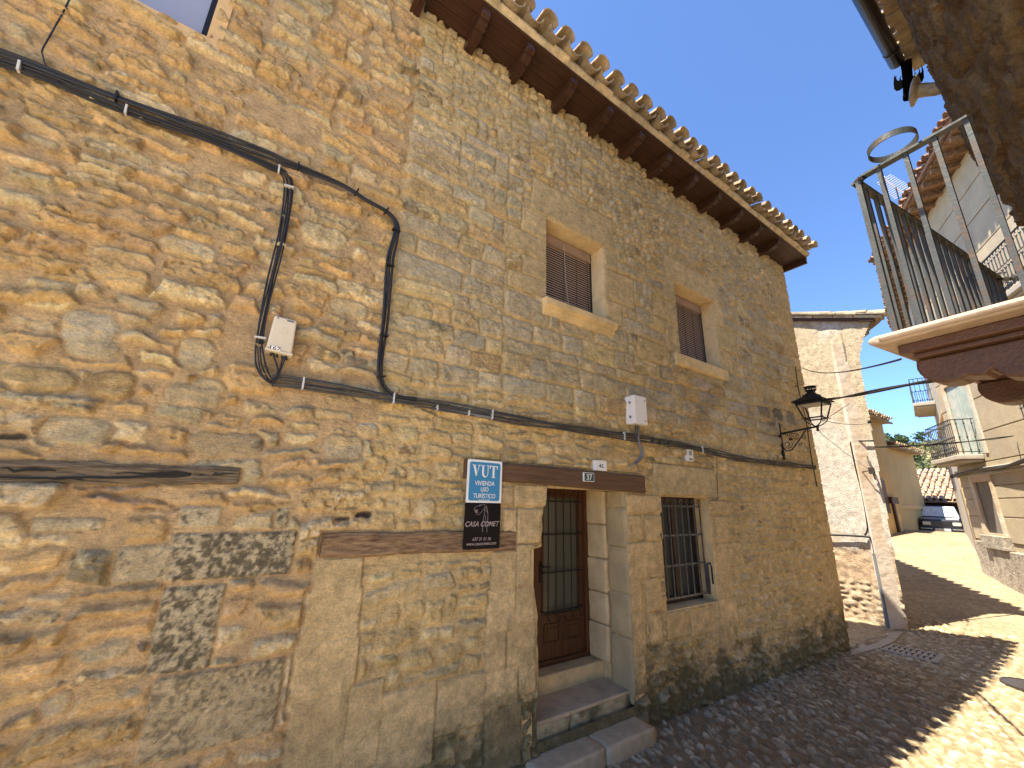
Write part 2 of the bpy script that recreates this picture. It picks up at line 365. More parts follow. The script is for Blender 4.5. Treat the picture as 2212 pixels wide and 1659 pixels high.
def bsp(x0, x1, z0, z1, wmax, hmax, rng, out, wmin=.1, hmin=.07):
    """cut a rectangle into stone beds of uneven size"""
    w, h = x1 - x0, z1 - z0
    wl = wmax * rng.uniform(.45, 1.1); hl = hmax * rng.uniform(.5, 1.1)
    canw = w > wl and w > 2 * wmin; canh = h > hl and h > 2 * hmin
    if not canw and not canh: out.append((x0, x1, z0, z1)); return
    if canh and (not canw or h / hmax > w / wmax * rng.uniform(.5, 1.3)):
        c = z0 + h * rng.uniform(.36, .64); bsp(x0, x1, z0, c, wmax, hmax, rng, out, wmin, hmin); bsp(x0, x1, c, z1, wmax, hmax, rng, out, wmin, hmin)
    else:
        c = x0 + w * rng.uniform(.34, .66); bsp(x0, c, z0, z1, wmax, hmax, rng, out, wmin, hmin); bsp(c, x1, z0, z1, wmax, hmax, rng, out, wmin, hmin)
def courses(x0, x1, z0, z1, h, w, rng, out):
    z = z0
    while z < z1 - .02:
        hh = h * rng.uniform(.72, 1.25)
        if z1 - z - hh < h * .55: hh = z1 - z
        x = x0 - rng.uniform(0, .3) * 0
        while x < x1 - .02:
            ww = w * rng.choice([.5, .75, 1.0, 1.25, 1.5]) * rng.uniform(.85, 1.15)
            if x1 - x - ww < w * .4: ww = x1 - x
            if ww < hh * 1.3 and rng.random() < .2 and hh > h: out += [(x, x + ww, z, z + hh * .5), (x, x + ww, z + hh * .5, z + hh)]
            else: out.append((x, x + ww, z, z + hh))
            x += ww
        z += hh
def pick(rng, pal):
    k = rng.choice(len(pal), p=np.array([p[0] for p in pal]) / sum(p[0] for p in pal)); c = np.array(pal[k][1]) * rng.uniform(.88, 1.12); return c * (1 + rng.normal(0, .011, 3))

# stone colours (what the stone is, not how it is lit)
OCH = (.69, .455, .20); PAL = (.76, .575, .31); GRY = (.58, .45, .25); PNK = (.66, .425, .205); BRN = (.36, .25, .13); DKL = (.17, .135, .085); LIC = (.33, .255, .14)
PAL_A = [(.42, OCH), (.25, PAL), (.16, GRY), (.17, PNK)]
PAL_B = [(.46, (.58, .455, .265)), (.26, (.63, .47, .235)), (.18, (.55, .445, .28)), (.10, (.60, .41, .19))]
PAL_C = [(.5, (.70, .49, .215)), (.3, (.74, .55, .265)), (.2, (.62, .46, .235))]

# ---- the openings of the main facade (x0, x1, z0, z1)
W1 = (2.62, 3.66, 2.235, 3.35); W2 = (5.26, 6.37, 2.14, 3.37); DOOR = (2.62, 3.86, -2.02, .115); LOWW = (4.50, 5.58, -1.215, .08); WTL = (-1.80, -.757, 3.42, 4.75)
OPEN = [W1, W2, DOOR, LOWW, WTL]
GROUND_WALL = -2.28
def grid_axis(lo, hi, step, marks):
    """uneven grid line positions that pass exactly through the marks"""
    pts = [lo]
    while pts[-1] < hi: pts.append(pts[-1] + step(pts[-1]))
    pts = np.array(pts); pts[-1] = hi
    for m in marks: pts[np.argmin(np.abs(pts - m))] = m
    return np.unique(pts)
gx = grid_axis(-2.6, 9.62, lambda x: .0095 if x < 2.2 else .0095 + (x - 2.2) * .0021, [o[0] for o in OPEN] + [o[1] for o in OPEN] + [.88])
gz = grid_axis(-2.62, 6.4, lambda z: .0105 if z < 3.2 else .013, [o[2] for o in OPEN] + [o[3] for o in OPEN] + [5.26])
F = Relief(gx, gz, seed=3)
X, Z = F.X, F.Z
# mortar of the right-hand house is paler and yellower than that of the left one
seam_x = .88 + .035 * np.sin(Z * 2.1)
right = sstep(-.03, .03, X - seam_x)[..., None]
F.C = F.C * (1 - right) + F.C * np.array([1.16, 1.22, 1.14], np.float32) * right

def spx(l, t, rt, b, **k):
    """a stone seen between two pixels of the facade"""
    p = at(l, t); q = at(rt, b); return dict(cx=(p[0] + q[0]) / 2, cz=(p[2] + q[2]) / 2, hw=abs(q[0] - p[0]) / 2, hh=abs(p[2] - q[2]) / 2, **k)
def srect(x0, x1, z0, z1, **k): return dict(cx=(x0 + x1) / 2, cz=(z0 + z1) / 2, hw=(x1 - x0) / 2, hh=(z1 - z0) / 2, **k)
ASH = dict(r=.012, warp=(.004, .004), prot=.022, edge=.012, rough=.004, chip=.003, col=(.73, .52, .25), cvar=.22, soft=.006, rag=.010, facet=.003)
ASHP = dict(ASH, col=(.68, .51, .26), rag=.02, soft=.009)
PITS = dict(r=.015, warp=(.006, .006), prot=.020, edge=.015, rough=.006, chip=.012, pit=.012, cvar=.25, col=(.60, .48, .285), col2=(.17, .135, .082), lo=-.16, band=.40, patchmix=.40, bedmix=.25, chipmix=.55, finemix=1.3, soft=.006)
SP = []
SP += [spx(377, 1152, 627, 1240, **dict(PITS, lo=-.22)), spx(357, 1271, 454, 1441, **PITS), spx(334, 1466, 592, 1582, **dict(PITS, lo=-.06, col=(.54, .41, .225), col2=(.25, .195, .11))),
       spx(396, 1092, 474, 1138, **dict(PITS, lo=.10)), spx(598, 1098, 620, 1138, **dict(PITS, lo=-.1)), spx(75, 1118, 222, 1146, **dict(PITS, lo=.05)), spx(258, 1178, 360, 1256, **dict(PITS, lo=.16, col=(.54, .42, .24), r=.04)),
       spx(735, 752, 765, 775, **dict(PITS, lo=-.1, r=.03))]
gs = dict(r=.07, warp=(.02, .03), prot=.016, edge=.03, rough=.006, chip=.004, facet=.010, col=(.58, .46, .27), col2=(.68, .49, .24), cvar=.25, rag=.02)
SP += [spx(350, 503, 472, 575, **gs), spx(150, 665, 245, 752, **dict(gs, col=(.60, .49, .31))), spx(40, 280, 118, 325, **gs), spx(480, 380, 580, 425, **gs), spx(250, 335, 320, 370, **gs), spx(720, 635, 790, 690, **gs),
       spx(150, 720, 250, 780, **dict(gs, rough=.008)), spx(200, 792, 280, 870, **dict(gs, col=(.42, .28, .12), col2=(.54, .38, .17), prot=.03)), spx(390, 720, 455, 800, **gs), spx(410, 640 + 170, 475, 880, **gs), spx(360, 590 + 230, 475, 880, **dict(gs, col=(.53, .40, .22))),
       spx(20, 780, 165, 850, **dict(gs, col=(.52, .37, .17), prot=.03)), spx(100, 895, 235, 960, **gs), spx(418, 922, 570, 988, **dict(gs, col=(.50, .37, .2), col2=(.25, .2, .13))), spx(680, 880, 760, 910, **dict(gs, col=(.58, .47, .29))),
       spx(700, 935, 780, 995, **dict(gs, col=(.58, .46, .28))), spx(770, 910, 815, 950, **dict(gs, col=(.58, .5, .36))), spx(100, 1495, 145, 1545, **dict(gs, col=(.56, .44, .26)))]
dk = dict(gs, col=(.30, .245, .165), col2=(.50, .40, .25), lo=.08)
SP += [spx(1634, 874, 1664, 903, **dk), spx(1668, 880, 1692, 912, **dict(dk, col=(.22, .19, .14))), spx(1696, 886, 1718, 920, **dk), spx(1655, 908, 1690, 925, **dk), spx(764, 1109, 800, 1123, **dict(gs, col=(.07, .055, .04), col2=(.2, .15, .1), prot=-.03, lo=.2)), spx(718, 1120, 752, 1130, **dict(gs, col=(.09, .07, .05), col2=(.2, .15, .1), prot=-.02, lo=.2)), spx(0, 930, 60, 950, **dict(gs, col=(.10, .08, .055), col2=(.3, .22, .14), prot=-.02)), spx(112, 896, 240, 962, **gs), spx(742, 765, 790, 785, **dk)]  # near-black entries over the old beam paint in the shade of open crevices
# blocked-up doorway: cut jambs on both sides
for q in ((682, 1207, 778, 1273), (664, 1278, 771, 1384), (640, 1390, 762, 1508), (630, 1515, 752, 1662), (1063, 1190, 1113, 1268), (1054, 1274, 1110, 1362), (1050, 1368, 1090, 1448), (1095, 1356, 1158, 1442),
          (1048, 1453, 1115, 1530), (1119, 1444, 1158, 1490), (1048, 1536, 1124, 1650), (1112, 1046, 1173, 1094), (1117, 1098, 1165, 1172), (1114, 1176, 1150, 1264), (1112, 1268, 1157, 1352), (1086, 1098, 1113, 1172),
          (820, 1500, 932, 1648), (945, 1472, 1045, 1560), (755, 1480, 812, 1650), (1062, 1050, 1106, 1092)):
    SP.append(spx(*q, **dict(ASH, col=tuple(np.array((.73, .52, .25)) * RNG.uniform(.9, 1.1)))))
# cut stones between the door and the barred window and right of the window
for q in ((1348, 1067, 1430, 1108), (1352, 1113, 1386, 1167), (1391, 1113, 1430, 1167), (1353, 1172, 1429, 1243), (1354, 1248, 1387, 1317), (1393, 1248, 1430, 1317), (1358, 1324, 1396, 1418), (1400, 1330, 1432, 1390), (1356, 1424, 1396, 1494),
          (1537, 1080, 1580, 1110), (1540, 1114, 1576, 1170), (1544, 1174, 1604, 1219), (1546, 1224, 1582, 1290), (1550, 1296, 1594, 1345), (1550, 1350, 1590, 1410), (1436, 1324, 1484, 1372), (1488, 1322, 1545, 1362)):
    SP.append(spx(*q, **dict(ASH, col=tuple(np.array((.73, .52, .25)) * RNG.uniform(.9, 1.1)))))
SP.append(spx(1409, 999, 1546, 1073, **dict(ASHP, prot=.028)))
for k, (a, b, c, d) in enumerate([(2.44, 3.88, 3.362, 3.86), (2.30, 2.615, 3.02, 3.355), (2.06, 2.615, 2.72, 3.005), (2.32, 2.615, 2.46, 2.71), (2.14, 2.615, 2.235, 2.45), (3.665, 3.92, 3.05, 3.355), (3.665, 4.24, 2.58, 3.035), (3.665, 3.98, 2.235, 2.57),
                                  (5.04, 6.55, 3.382, 3.80), (4.98, 5.255, 2.98, 3.375), (4.66, 5.255, 2.62, 2.965), (4.92, 5.255, 2.145, 2.605), (6.375, 6.64, 2.95, 3.375), (6.375, 6.98, 2.52, 2.935), (6.375, 6.70, 2.145, 2.505)]):
    SP.append(srect(a, b, c, d, **dict(ASHP, col=tuple(np.array((.66, .48, .235)) * RNG.uniform(.9, 1.08)))))
# quoins at the far corner
z = -1.75; k = 0
while z < 5.0:
    h = RNG.uniform(.26, .42); SP.append(srect(9.62 - (.62 if k % 2 else .34), 9.70, z, z + h - .012, **dict(ASH, r=.03, prot=.018, rough=.008, warp=(.012, .01), col=tuple(np.array((.66, .47, .22)) * RNG.uniform(.88, 1.1))))); z += h; k += 1
for st in SP: F.lay(st, special=True)
# the openings keep the filling stones off
for o in OPEN:
    d = np.maximum(np.maximum(o[0] - X, X - o[1]), np.maximum(o[2] - Z, Z - o[3])); F.D = np.minimum(F.D, d.astype(np.float32))
# beams set in the wall
for p, q in (((-70, 990), (515, 1050)), ((697, 1150), (1110, 1200)), ((1002, 992), (1388, 1066))):
    a = at(*p); b = at(*q); d = np.maximum(np.maximum(a[0] - X, X - b[0]), np.maximum(b[2] - Z, Z - a[2])); F.D = np.minimum(F.D, d.astype(np.float32))

def fill(cells, pal, rng, style):
    for (x0, x1, z0, z1) in cells:
        w, h = x1 - x0, z1 - z0
        if rng.random() < style.get('skip', 0): continue
        ins = rng.uniform(*style['gap']); jx = rng.normal(0, style.get('jit', .01)); jz = rng.normal(0, style.get('jit', .01) * .6)
        st = dict(cx=(x0 + x1) / 2 + jx, cz=(z0 + z1) / 2 + jz, hw=max(w / 2 - ins * rng.uniform(.6, 1.3), .03), hh=max(h / 2 - ins * rng.uniform(.6, 1.3), .025), rot=rng.normal(0, style.get('rot', .03)),
                  r=min(w, h) * rng.uniform(*style['round']), warp=style['warp'], prot=rng.uniform(*style['prot']), edge=rng.uniform(*style['edge']), rough=rng.uniform(*style['rough']), chip=rng.uniform(*style['chip']), facet=rng.uniform(*style.get('facet', (0, 0))),
                  pillow=rng.uniform(*style.get('pillow', (0, 0))), tx=rng.normal(0, style.get('tilt', .03)), tz=rng.normal(0, style.get('tilt', .03)), taper=rng.normal(0, style.get('taper', .05)), col=pick(rng, pal), cvar=rng.uniform(.15, .45),
                  soft=style.get('soft', .010), rag=style.get('rag', .014))
        if rng.random() < style.get('stain', .3): st['col2'] = [LIC, PAL, GRY, BRN][rng.choice(4, p=[.3, .3, .25, .15])]; st['lo'] = rng.uniform(.0, .2)
        F.lay(st)
rngA = np.random.default_rng(5)
RUB = dict(gap=(.010, .030), round=(.10, .34), warp=(.030, .055), prot=(.014, .058), edge=(.014, .04), rough=(.004, .014), chip=(.003, .008), facet=(.014, .048), jit=.012, rot=.09, tilt=.07, taper=.18, skip=.03, stain=.6, pillow=(0, .008), soft=.010, rag=.035)
cells = []
for a, b, c, d in ((-2.62, -1.2, -2.6, 1.0), (-1.2, .30, -2.6, -.30), (.30, .66, -2.6, -.3), (-1.2, -.2, -.30, 1.2), (-.2, .89, -.30, .9), (-2.62, -.9, 1.0, 3.0), (-1.2, .12, 1.2, 2.9), (.12, .89, .9, 3.1), (-2.62, -.4, 3.0, 6.4), (-.9, -.4, 2.9, 3.0), (-.4, .89, 3.1, 6.4)):
    bsp(a, b, c, d, .62, .26, rngA, cells)
fill(cells, PAL_A, rngA, RUB)
rngB = np.random.default_rng(8)
BLK = dict(gap=(.007, .014), round=(.06, .16), warp=(.009, .018), prot=(.016, .032), edge=(.010, .026), rough=(.004, .008), chip=(.003, .006), facet=(.012, .030), jit=.004, rot=.018, tilt=.03, taper=.05, skip=.0, stain=.35, pillow=(.002, .014), soft=.007, rag=.012)
cells = []
for a, b, c, d, h, w in ((.90, 2.1, 1.02, 3.95, .21, 0.41), (2.1, 5.0, 1.02, 2.2, .21, 0.41), (2.1, 5.0, 2.2, 3.4, .21, 0.35), (5.0, 7.0, 1.02, 2.15, .21, 0.39), (5.0, 9.62, 2.15, 3.8, .21, 0.37), (7.0, 9.62, 1.02, 2.15, .21, 0.39)): courses(a, b, c, d, h, w, rngB, cells)
fill(cells, PAL_B, rngB, BLK)
UPP = dict(BLK, gap=(.008, .018), round=(.10, .28), warp=(.018, .03), stain=.5, tilt=.05, rot=.05)
cells = []
bsp(.90, 5.0, 3.40 + .55, 5.3, .40, .20, rngB, cells); bsp(2.1, 5.0, 3.4, 3.95, .30, .16, rngB, cells); bsp(5.0, 9.62, 3.8, 5.3, .36, .19, rngB, cells)
fill(cells, PAL_B, rngB, UPP)
rngC = np.random.default_rng(21)
MID = dict(RUB, gap=(.010, .024), prot=(.012, .036), facet=(.012, .034), warp=(.022, .036), tilt=.04, stain=.4, skip=.03)
cells = []
bsp(.88, 4.3, .30, 1.04, .46, .22, rngC, cells); bsp(.66, 2.0, -.30, .32, .46, .22, rngC, cells); bsp(2.0, 2.7, -.3, .3, .3, .2, rngC, cells); bsp(.66, 2.5, -2.6, -.42, .44, .25, rngC, cells); bsp(2.4, 2.7, -2.3, -.3, .2, .25, rngC, cells)
bsp(3.86, 4.6, -1.9, .32, .3, .22, rngC, cells)
fill(cells, PAL_C, rngC, MID)
SMA = dict(MID, gap=(.006, .013), prot=(.012, .032), rough=(.006, .012), warp=(.014, .024), edge=(.02, .04), skip=.02, round=(.15, .35))
cells = []
bsp(4.3, 6.2, .30, 1.04, .34, .19, rngC, cells); bsp(6.2, 9.62, .45, 1.04, .34, .19, rngC, cells); bsp(5.5, 9.62, -1.75, .45, .34, .18, rngC, cells); bsp(4.3, 5.7, -1.85, -1.2, .30, .17, rngC, cells)
fill(cells, [(.5, (.70, .50, .22)), (.3, (.73, .55, .275)), (.2, (.62, .455, .225))], rngC, SMA)
BAS = dict(MID, gap=(.012, .035), prot=(.02, .075), edge=(.05, .09), round=(.35, .5), warp=(.02, .03), rot=.2, tilt=.12, skip=.16, rough=(.008, .016))
cells = []
bsp(3.9, 9.62, -2.62, -1.78, .34, .22, rngC, cells); bsp(-2.6, 2.6, -2.62, -2.2, .34, .2, rngC, cells)
fill(cells, [(.5, (.62, .46, .235)), (.3, (.70, .56, .34)), (.2, (.52, .39, .20))], rngC, BAS)
# moss and damp dirt along the foot of the wall
foot = np.interp(X, [-2.6, .8, 1.3, 2.0, 2.6, 3.9, 4.3, 5.0, 6.5, 8.0, 9.0, 9.62], [-2.5, -2.3, -1.85, -1.72, -1.66, -1.66, -1.60, -1.78, -1.92, -2.0, -1.88, -1.75])
damp = sstep(.24, -.22, Z - foot + .9 * F.patch + .28 * F.chip)
damp = .92 * damp * (1 - .85 * F.MASK * sstep(-.05, .12, F.H - .016 - .03 * F.patch))
F.C = F.C * (1 - damp[..., None]) + np.array([.155, .13, .065], np.float32) * (1 + .8 * F.chip)[..., None] * damp[..., None]
# broad random patches slightly darker
F.C *= (1 - .10 * sstep(.05, .25, F.wave))[..., None]
# open joints cut back around cut stones
j = np.exp(-((F.D - .004) / .006) ** 2) * (F.D < .03) * sstep(-.1, .2, F.patch)
F.H -= .012 * j
F.C *= (1 - .35 * j * (right[..., 0] > .5))[..., None]
# stones at the rim of the door stand out unevenly
edge_z = [-2.1, -1.82, -1.55, -1.30, -1.05, -.80, -.55, -.46, -.44, -.20, .02, .12]
edge_x = [.01, -.01, .015, -.01, .0, -.055, -.075, -.06, .045, .04, .075, .085]
wob = np.interp(Z, edge_z, edge_x) - .03 + .012 * F.u
F.X = X + wob * np.exp(-((X - DOOR[0]) / .11) ** 2)
for o in (LOWW,):
    F.X = F.X + .022 * (F.v + .3) * np.exp(-((X - o[0]) / .06) ** 2)
end = sstep(9.45, 9.62, X); F.X = F.X + end * (.03 * F.V + .035 * F.u)          # ragged plumb corner
xc = (gx[:-1] + gx[1:]) / 2; zc = (gz[:-1] + gz[1:]) / 2; XC, ZC = np.meshgrid(xc, zc)
hole = np.zeros(XC.shape, bool)
for o in OPEN: hole |= (XC > o[0]) & (XC < o[1]) & (ZC > o[2]) & (ZC < o[3])
sideR = XC > .88

# ------------------------------------------------------------------ the two houses of the main facade
def half_tile(mb, p, q, r0, r1, sgn=1, th=.016, n=8, up=(0, 0, 1)):
    """a curved clay tile from p to q; sgn 1 = hump, -1 = trough"""
    p = np.asarray(p, float); q = np.asarray(q, float); d = q - p; d /= np.linalg.norm(d); a = np.cross(d, up); a /= np.linalg.norm(a); b = np.cross(a, d)
    vs = []
    for P, r in ((p, r0), (q, r1)):
        for rr in (r, r - th):
            for k in range(n + 1):
                t = math.pi * k / n; vs.append(P + rr * (a * math.cos(t) + sgn * b * math.sin(t) * .9))
    m = n + 1; f = []
    for k in range(n):
        f += [(k, k + 1, 2 * m + k + 1, 2 * m + k), (m + k, 3 * m + k, 3 * m + k + 1, m + k + 1), (k, m + k, m + k + 1, k + 1), (2 * m + k, 2 * m + k + 1, 3 * m + k + 1, 3 * m + k)]
    f += [(0, 2 * m, 3 * m, m), (n, m + n, 3 * m + n, 2 * m + n)]
    mb.add(vs, f)
def tile_roof(mb, o, u, v, width, depth, pitch, spacing=.30, r=.10, rows=3, rng=None, jit=.015, lim=None):
    """o: left end of the eave; u along the eave, v horizontally up the slope"""
    o = np.asarray(o, float); u = np.asarray(u, float); v = np.asarray(v, float); rng = rng or np.random.default_rng(3)
    s = v * math.cos(pitch) + np.array([0, 0, math.sin(pitch)]); nrm = np.cross(s, u); nrm = nrm / np.linalg.norm(nrm); nrm = nrm if nrm[2] > 0 else -nrm
    n = int(width / spacing)
    for i in range(n + 1):
        x = i * spacing
        for hump in (1, 0):
            xx = x + (0 if hump else spacing / 2)
            if xx > width + .02: continue
            off = nrm * (.022 if hump else .0); t0 = 0.0 if hump else .025; dmax = depth if lim is None else min(depth, lim(xx))
            for k in range(rows):
                j = rng.normal(0, jit, 3); a = t0 + k * .36 + (rng.normal(0, .007) if k == 0 else 0); b = a + .46
                if k and b > dmax + .2: break
                e = off + nrm * (.012 if k == 0 else 0) + u * j[0] + nrm * j[1] * .4
                half_tile(mb, o + u * xx + s * a + e + nrm * .02, o + u * xx + s * b + e, r * rng.uniform(.95, 1.06), r * .82, 1 if hump else -1, up=nrm)
            a = t0 + rows * .36
            if dmax > a: half_tile(mb, o + u * xx + s * a + off, o + u * xx + s * dmax + off, r, r * .95, 1 if hump else -1, n=5, up=nrm)
    return s, nrm

SH = thing("stone_house", (5.2, 0.0, GROUND_WALL), "long sandstone house of coursed blocks with two brown blinds and deep brown eaves", "house")
place("wall", F.mesh("wall", ~hole & sideR & (ZC < 5.26)), SH)
g = MB(); g.prism([(.03, -2.6), (6.5, -2.6), (6.5, 5.0), (3.6, 6.3), (.03, 5.25)], (9.30, 0, 0), (-.52, 1, 0), (0, 0, 1), (.28, 0, 0)); g.build("gable_wall", M['ashlar'], SH)
g = MB(); g.box(.9, 6.0, 6.3, 6.5, -2.6, 5.2); g.build("back_wall", M['ashlar'], SH)
# roof
PITCH = math.radians(17)
rf = MB(); s_, n_ = tile_roof(rf, (.98, -.64, 5.455), (1, 0, 0), (0, 1, 0), 8.72, 4.3, PITCH, spacing=.30, r=.118, rows=3, rng=np.random.default_rng(4), lim=lambda x: (8.72 - x) / .52 + .25)
o = np.array((.9, -.36, 5.45)); rf.prism([(0, 0), (8.62, 0), (6.45, 4.2), (0, 4.2)], o - n_ * .07, (1, 0, 0), s_, n_ * .06)
rf.prism([(0, 0), (6.45, 0), (4.7, 3.6), (0, 3.6)], o + s_ * 4.2 - n_ * .07, (1, 0, 0), np.array((0, .96, -.28)), (0, 0, .06))
roof = rf.build("roof", M['tile'], SH)
mr = MB(); rng = np.random.default_rng(2); x = .93
while x < 9.66:
    w = rng.uniform(.18, .34); x2 = min(x + w, 9.68); f0 = -.53 + rng.uniform(-.02, .02); zt = 5.405 + rng.uniform(-.015, .015)
    mr.prism([(-.30, 5.312), (-.475, 5.307), (f0, 5.355), (f0 + .01, zt), (-.30, 5.45)], (x, 0, 0), (0, 1, 0), (0, 0, 1), (x2 - x, 0, 0)); x = x2
mr.build("mortar_bed", M['mortar'], roof)
sb = MB(); yb = [-.478, -.33, -.18, -.03, .02]
for k in range(4): sb.box(.90, 9.66, yb[k] + .003, yb[k + 1] - .001, 5.272 + .002 * (k % 2), 5.300)
sb.build("soffit", M['dark_wood'], SH)
eb = MB(); eb.prism([(-.47, 5.15), (.02, 5.15), (.02, 5.268), (-.47, 5.268)], (9.62, 0, 0), (0, 1, 0), (0, 0, 1), (.045, 0, 0)); eb.build("verge_board", M['rafter'], SH)
tips = [(893, 43), (1010, 120), (1103, 190), (1195, 250), (1272, 305), (1340, 350), (1400, 395), (1457, 432), (1508, 465), (1555, 495), (1598, 525), (1637, 550)]
for t in tips:
    x = at(*t)[0]
    r_ = MB(); r_.prism([(.12, 5.270), (.12, 5.105), (-.235, 5.110), (-.245, 5.135), (-.275, 5.137), (-.285, 5.118), (-.36, 5.140), (-.372, 5.170), (-.385, 5.172), (-.398, 5.16), (-.435, 5.195), (-.445, 5.270)], (x - .055, 0, 0), (0, 1, 0), (0, 0, 1), (.11, 0, 0))
    r_.build("rafter", M['rafter'], SH, bevel=.004)
# beams
def beam(name, tl, br, mat, parent, y0, y1, seed, wob=.012, n=26):
    a = at(*tl); b = at(*br); rng = np.random.default_rng(seed); vs = []; fs = []
    k = rng.normal(0, 1, (4, n + 1)); k = np.stack([np.convolve(r, np.ones(5) / 5, 'same') for r in k])
    for i in range(n + 1):
        x = a[0] + (b[0] - a[0]) * i / n
        zt = a[2] + (beam.ztr - a[2]) * i / n + wob * k[0, i]; zb = beam.zbl + (b[2] - beam.zbl) * i / n + wob * k[1, i]; zm = (zt + zb) / 2 + wob * k[2, i]
        f = y0 + .012 * k[3, i]
        vs += [(x, y1, zt), (x, f + .008, zt), (x, f - .004, zt - .025), (x, f, zm), (x, f - .003, zb + .022), (x, f + .008, zb), (x, y1, zb)]
    for i in range(n):
        for j in range(6): fs.append((i * 7 + j, i * 7 + j + 1, (i + 1) * 7 + j + 1, (i + 1) * 7 + j))
    fs += [tuple(range(7))[::-1], tuple(n * 7 + j for j in range(7))]
    m = MB(); m.add(vs, fs); return m.build(name, mat, parent, bevel=.004)
beam.ztr = at(1386, 1028)[2]; beam.zbl = at(1003, 1033)[2]; beam("lintel_beam", (1002, 991), (1388, 1066), M['lintel'], SH, -.050, .30, 4, .006)
M['old_wood2'] = wood_mat("brown worn old beam", (.085, .042, .020), (.34, .215, .11), axis=(2, 10, 13), rough=.85, bump=.7, scale=4)
beam.ztr = at(1110, 1146)[2]; beam.zbl = at(697, 1203)[2]; beam("old_beam", (697, 1151), (1110, 1188), M['old_wood2'], SH, -.034, .12, 9, .010)

# upper windows: brown slatted blinds behind cut stone surrounds
def reveal(o, depth, parent, mat, y0=-.004, t=.10, bottom=True):
    m = MB(); x0, x1, z0, z1 = o
    m.box(x0 - t, x0 - .002, y0, depth, z0 - t, z1 + t); m.box(x1 + .002, x1 + t, y0, depth, z0 - t, z1 + t); m.box(x0 - .001, x1 + .001, y0 + .001, depth, z1 + .002, z1 + t)
    if bottom: m.box(x0 - .001, x1 + .001, y0 + .001, depth, z0 - t, z0 - .002)
    return m.build("reveal", mat, parent)
M['blind_box'] = surf("brown blind rail", (.33, .22, .15), rough=.5, bump=0)
for wi, o in enumerate((W1, W2)):
    x0, x1, z0, z1 = o; dep = .235
    fr = MB(); fr.box(x0 - .01, x1 + .01, dep + .03, dep + .09, z0 - .05, z1 + .05)
    fr.box(x0, x0 + .035, dep - .01, dep + .03, z0, z1); fr.box(x1 - .035, x1, dep - .01, dep + .03, z0, z1)
    wnd = fr.build("window", M['dark'], SH)
    reveal(o, dep + .1, SH, M['ashlar_pale'])
    hb = MB(); hb.box(x0 + .035, x1 - .035, dep - .03, dep + .028, z1 - .13, z1 - .02); hb.box(x0 + .02, x1 - .02, dep - .035, dep + .02, z1 - .155, z1 - .134); hb.build("blind_rail", M['blind_box'], wnd, bevel=.004)
    bl = MB(); z = z1 - .16; k = 0
    while z > z0 + .005:
        bl.add([(x0 + .03, dep + .012, z), (x1 - .03, dep + .012, z), (x1 - .03, dep - .012, z - .027), (x0 + .03, dep - .012, z - .027), (x0 + .03, dep + .016, z - .003), (x1 - .03, dep + .016, z - .003), (x1 - .03, dep - .008, z - .030), (x0 + .03, dep - .008, z - .030)],
               [(3, 2, 1, 0), (4, 5, 6, 7), (0, 1, 5, 4), (2, 3, 7, 6), (1, 2, 6, 5), (3, 0, 4, 7)])
        z -= .0335
    bl.build("blind", M['blind'], wnd)
    cd = MB()
    for u in (.2, .5, .72, .92): cd.box(x0 + (x1 - x0) * u - .003, x0 + (x1 - x0) * u + .003, dep - .017, dep - .013, z0, z1 - .15)
    cd.build("blind_tape", M['ink'], wnd)
    if wi == 0: c2 = MB(); c2.tube([(x0 + .50, dep - .05, z1 - .1), (x0 + .53, dep - .045, z1 - .6), (x0 + .60, dep - .04, z0 + .03)], .004, 5); c2.build("blind_cord", M['clip'], wnd)
a = at(1182, 652, -.11); b = at(1334, 706, -.11)
sl = MB(); sl.prism([(.03, 2.232), (-.10, 2.222), (-.118, 2.20), (-.115, 2.135), (-.092, 2.125), (-.088, 2.105), (-.066, 2.10), (-.060, 2.070), (-.042, 2.062), (-.038, 2.03), (.03, 2.02)], (a[0], 0, 0), (0, 1, 0), (0, 0, 1), (b[0] - a[0], 0, 0))
sl.build("sill", M['ashlar'], SH, bevel=.006)
a = at(1463, 772, -.08); b = at(1572, 803, -.08)
sl = MB(); sl.prism([(.03, 2.137), (-.075, 2.125), (-.09, 2.10), (-.085, 1.96), (-.07, 1.94), (.03, 1.93)], (a[0], 0, 0), (0, 1, 0), (0, 0, 1), (b[0] - a[0], 0, 0)); sl.build("sill", M['ashlar'], SH, bevel=.008)

# barred ground-floor window
x0, x1, z0, z1 = LOWW
fr = MB(); fr.box(x0 - .05, x0 + .06, .20, .26, z0, z1); fr.box(x1 - .06, x1 + .05, .20, .26, z0, z1); fr.box(x0, x1, .20, .26, z1 - .07, z1 + .05); fr.box(x0, x1, .20, .26, z0 - .05, z0 + .07); fr.box((x0 + x1) / 2 - .03, (x0 + x1) / 2 + .03, .195, .258, z0 + .07, z1 - .07)
M['win_wood'] = wood_mat("dark brown window wood", (.035, .018, .010), (.07, .036, .018), axis=(9, 9, 1), rough=.5)
lw = fr.build("window", M['win_wood'], SH)
p = MB(); p.box(x0 + .06, x1 - .06, .232, .240, z0 + .07, z1 - .07); p.build("pane", M['pane_dark'], lw)
reveal(LOWW, .30, SH, M['ashlar'])
gr = MB(); yb = .10
for zz in (-.035, -.40, -.76, -1.13): gr.box(x0 - .02, x1 - .03, yb - .004, yb + .004, zz - .011, zz + .011)
nb = 8
for k in range(nb):
    x = x0 + .03 + k * (x1 - x0 - .10) / (nb - 1); gr.box(x - .007, x + .007, yb - .016, yb - .0045, -1.13, .0)
    c = [(x + .030 * math.cos(t), yb - .01, .018 + .034 * math.sin(t)) for t in np.linspace(-.3, math.pi * 1.25, 9)]; gr.tube(c, .006, 5)
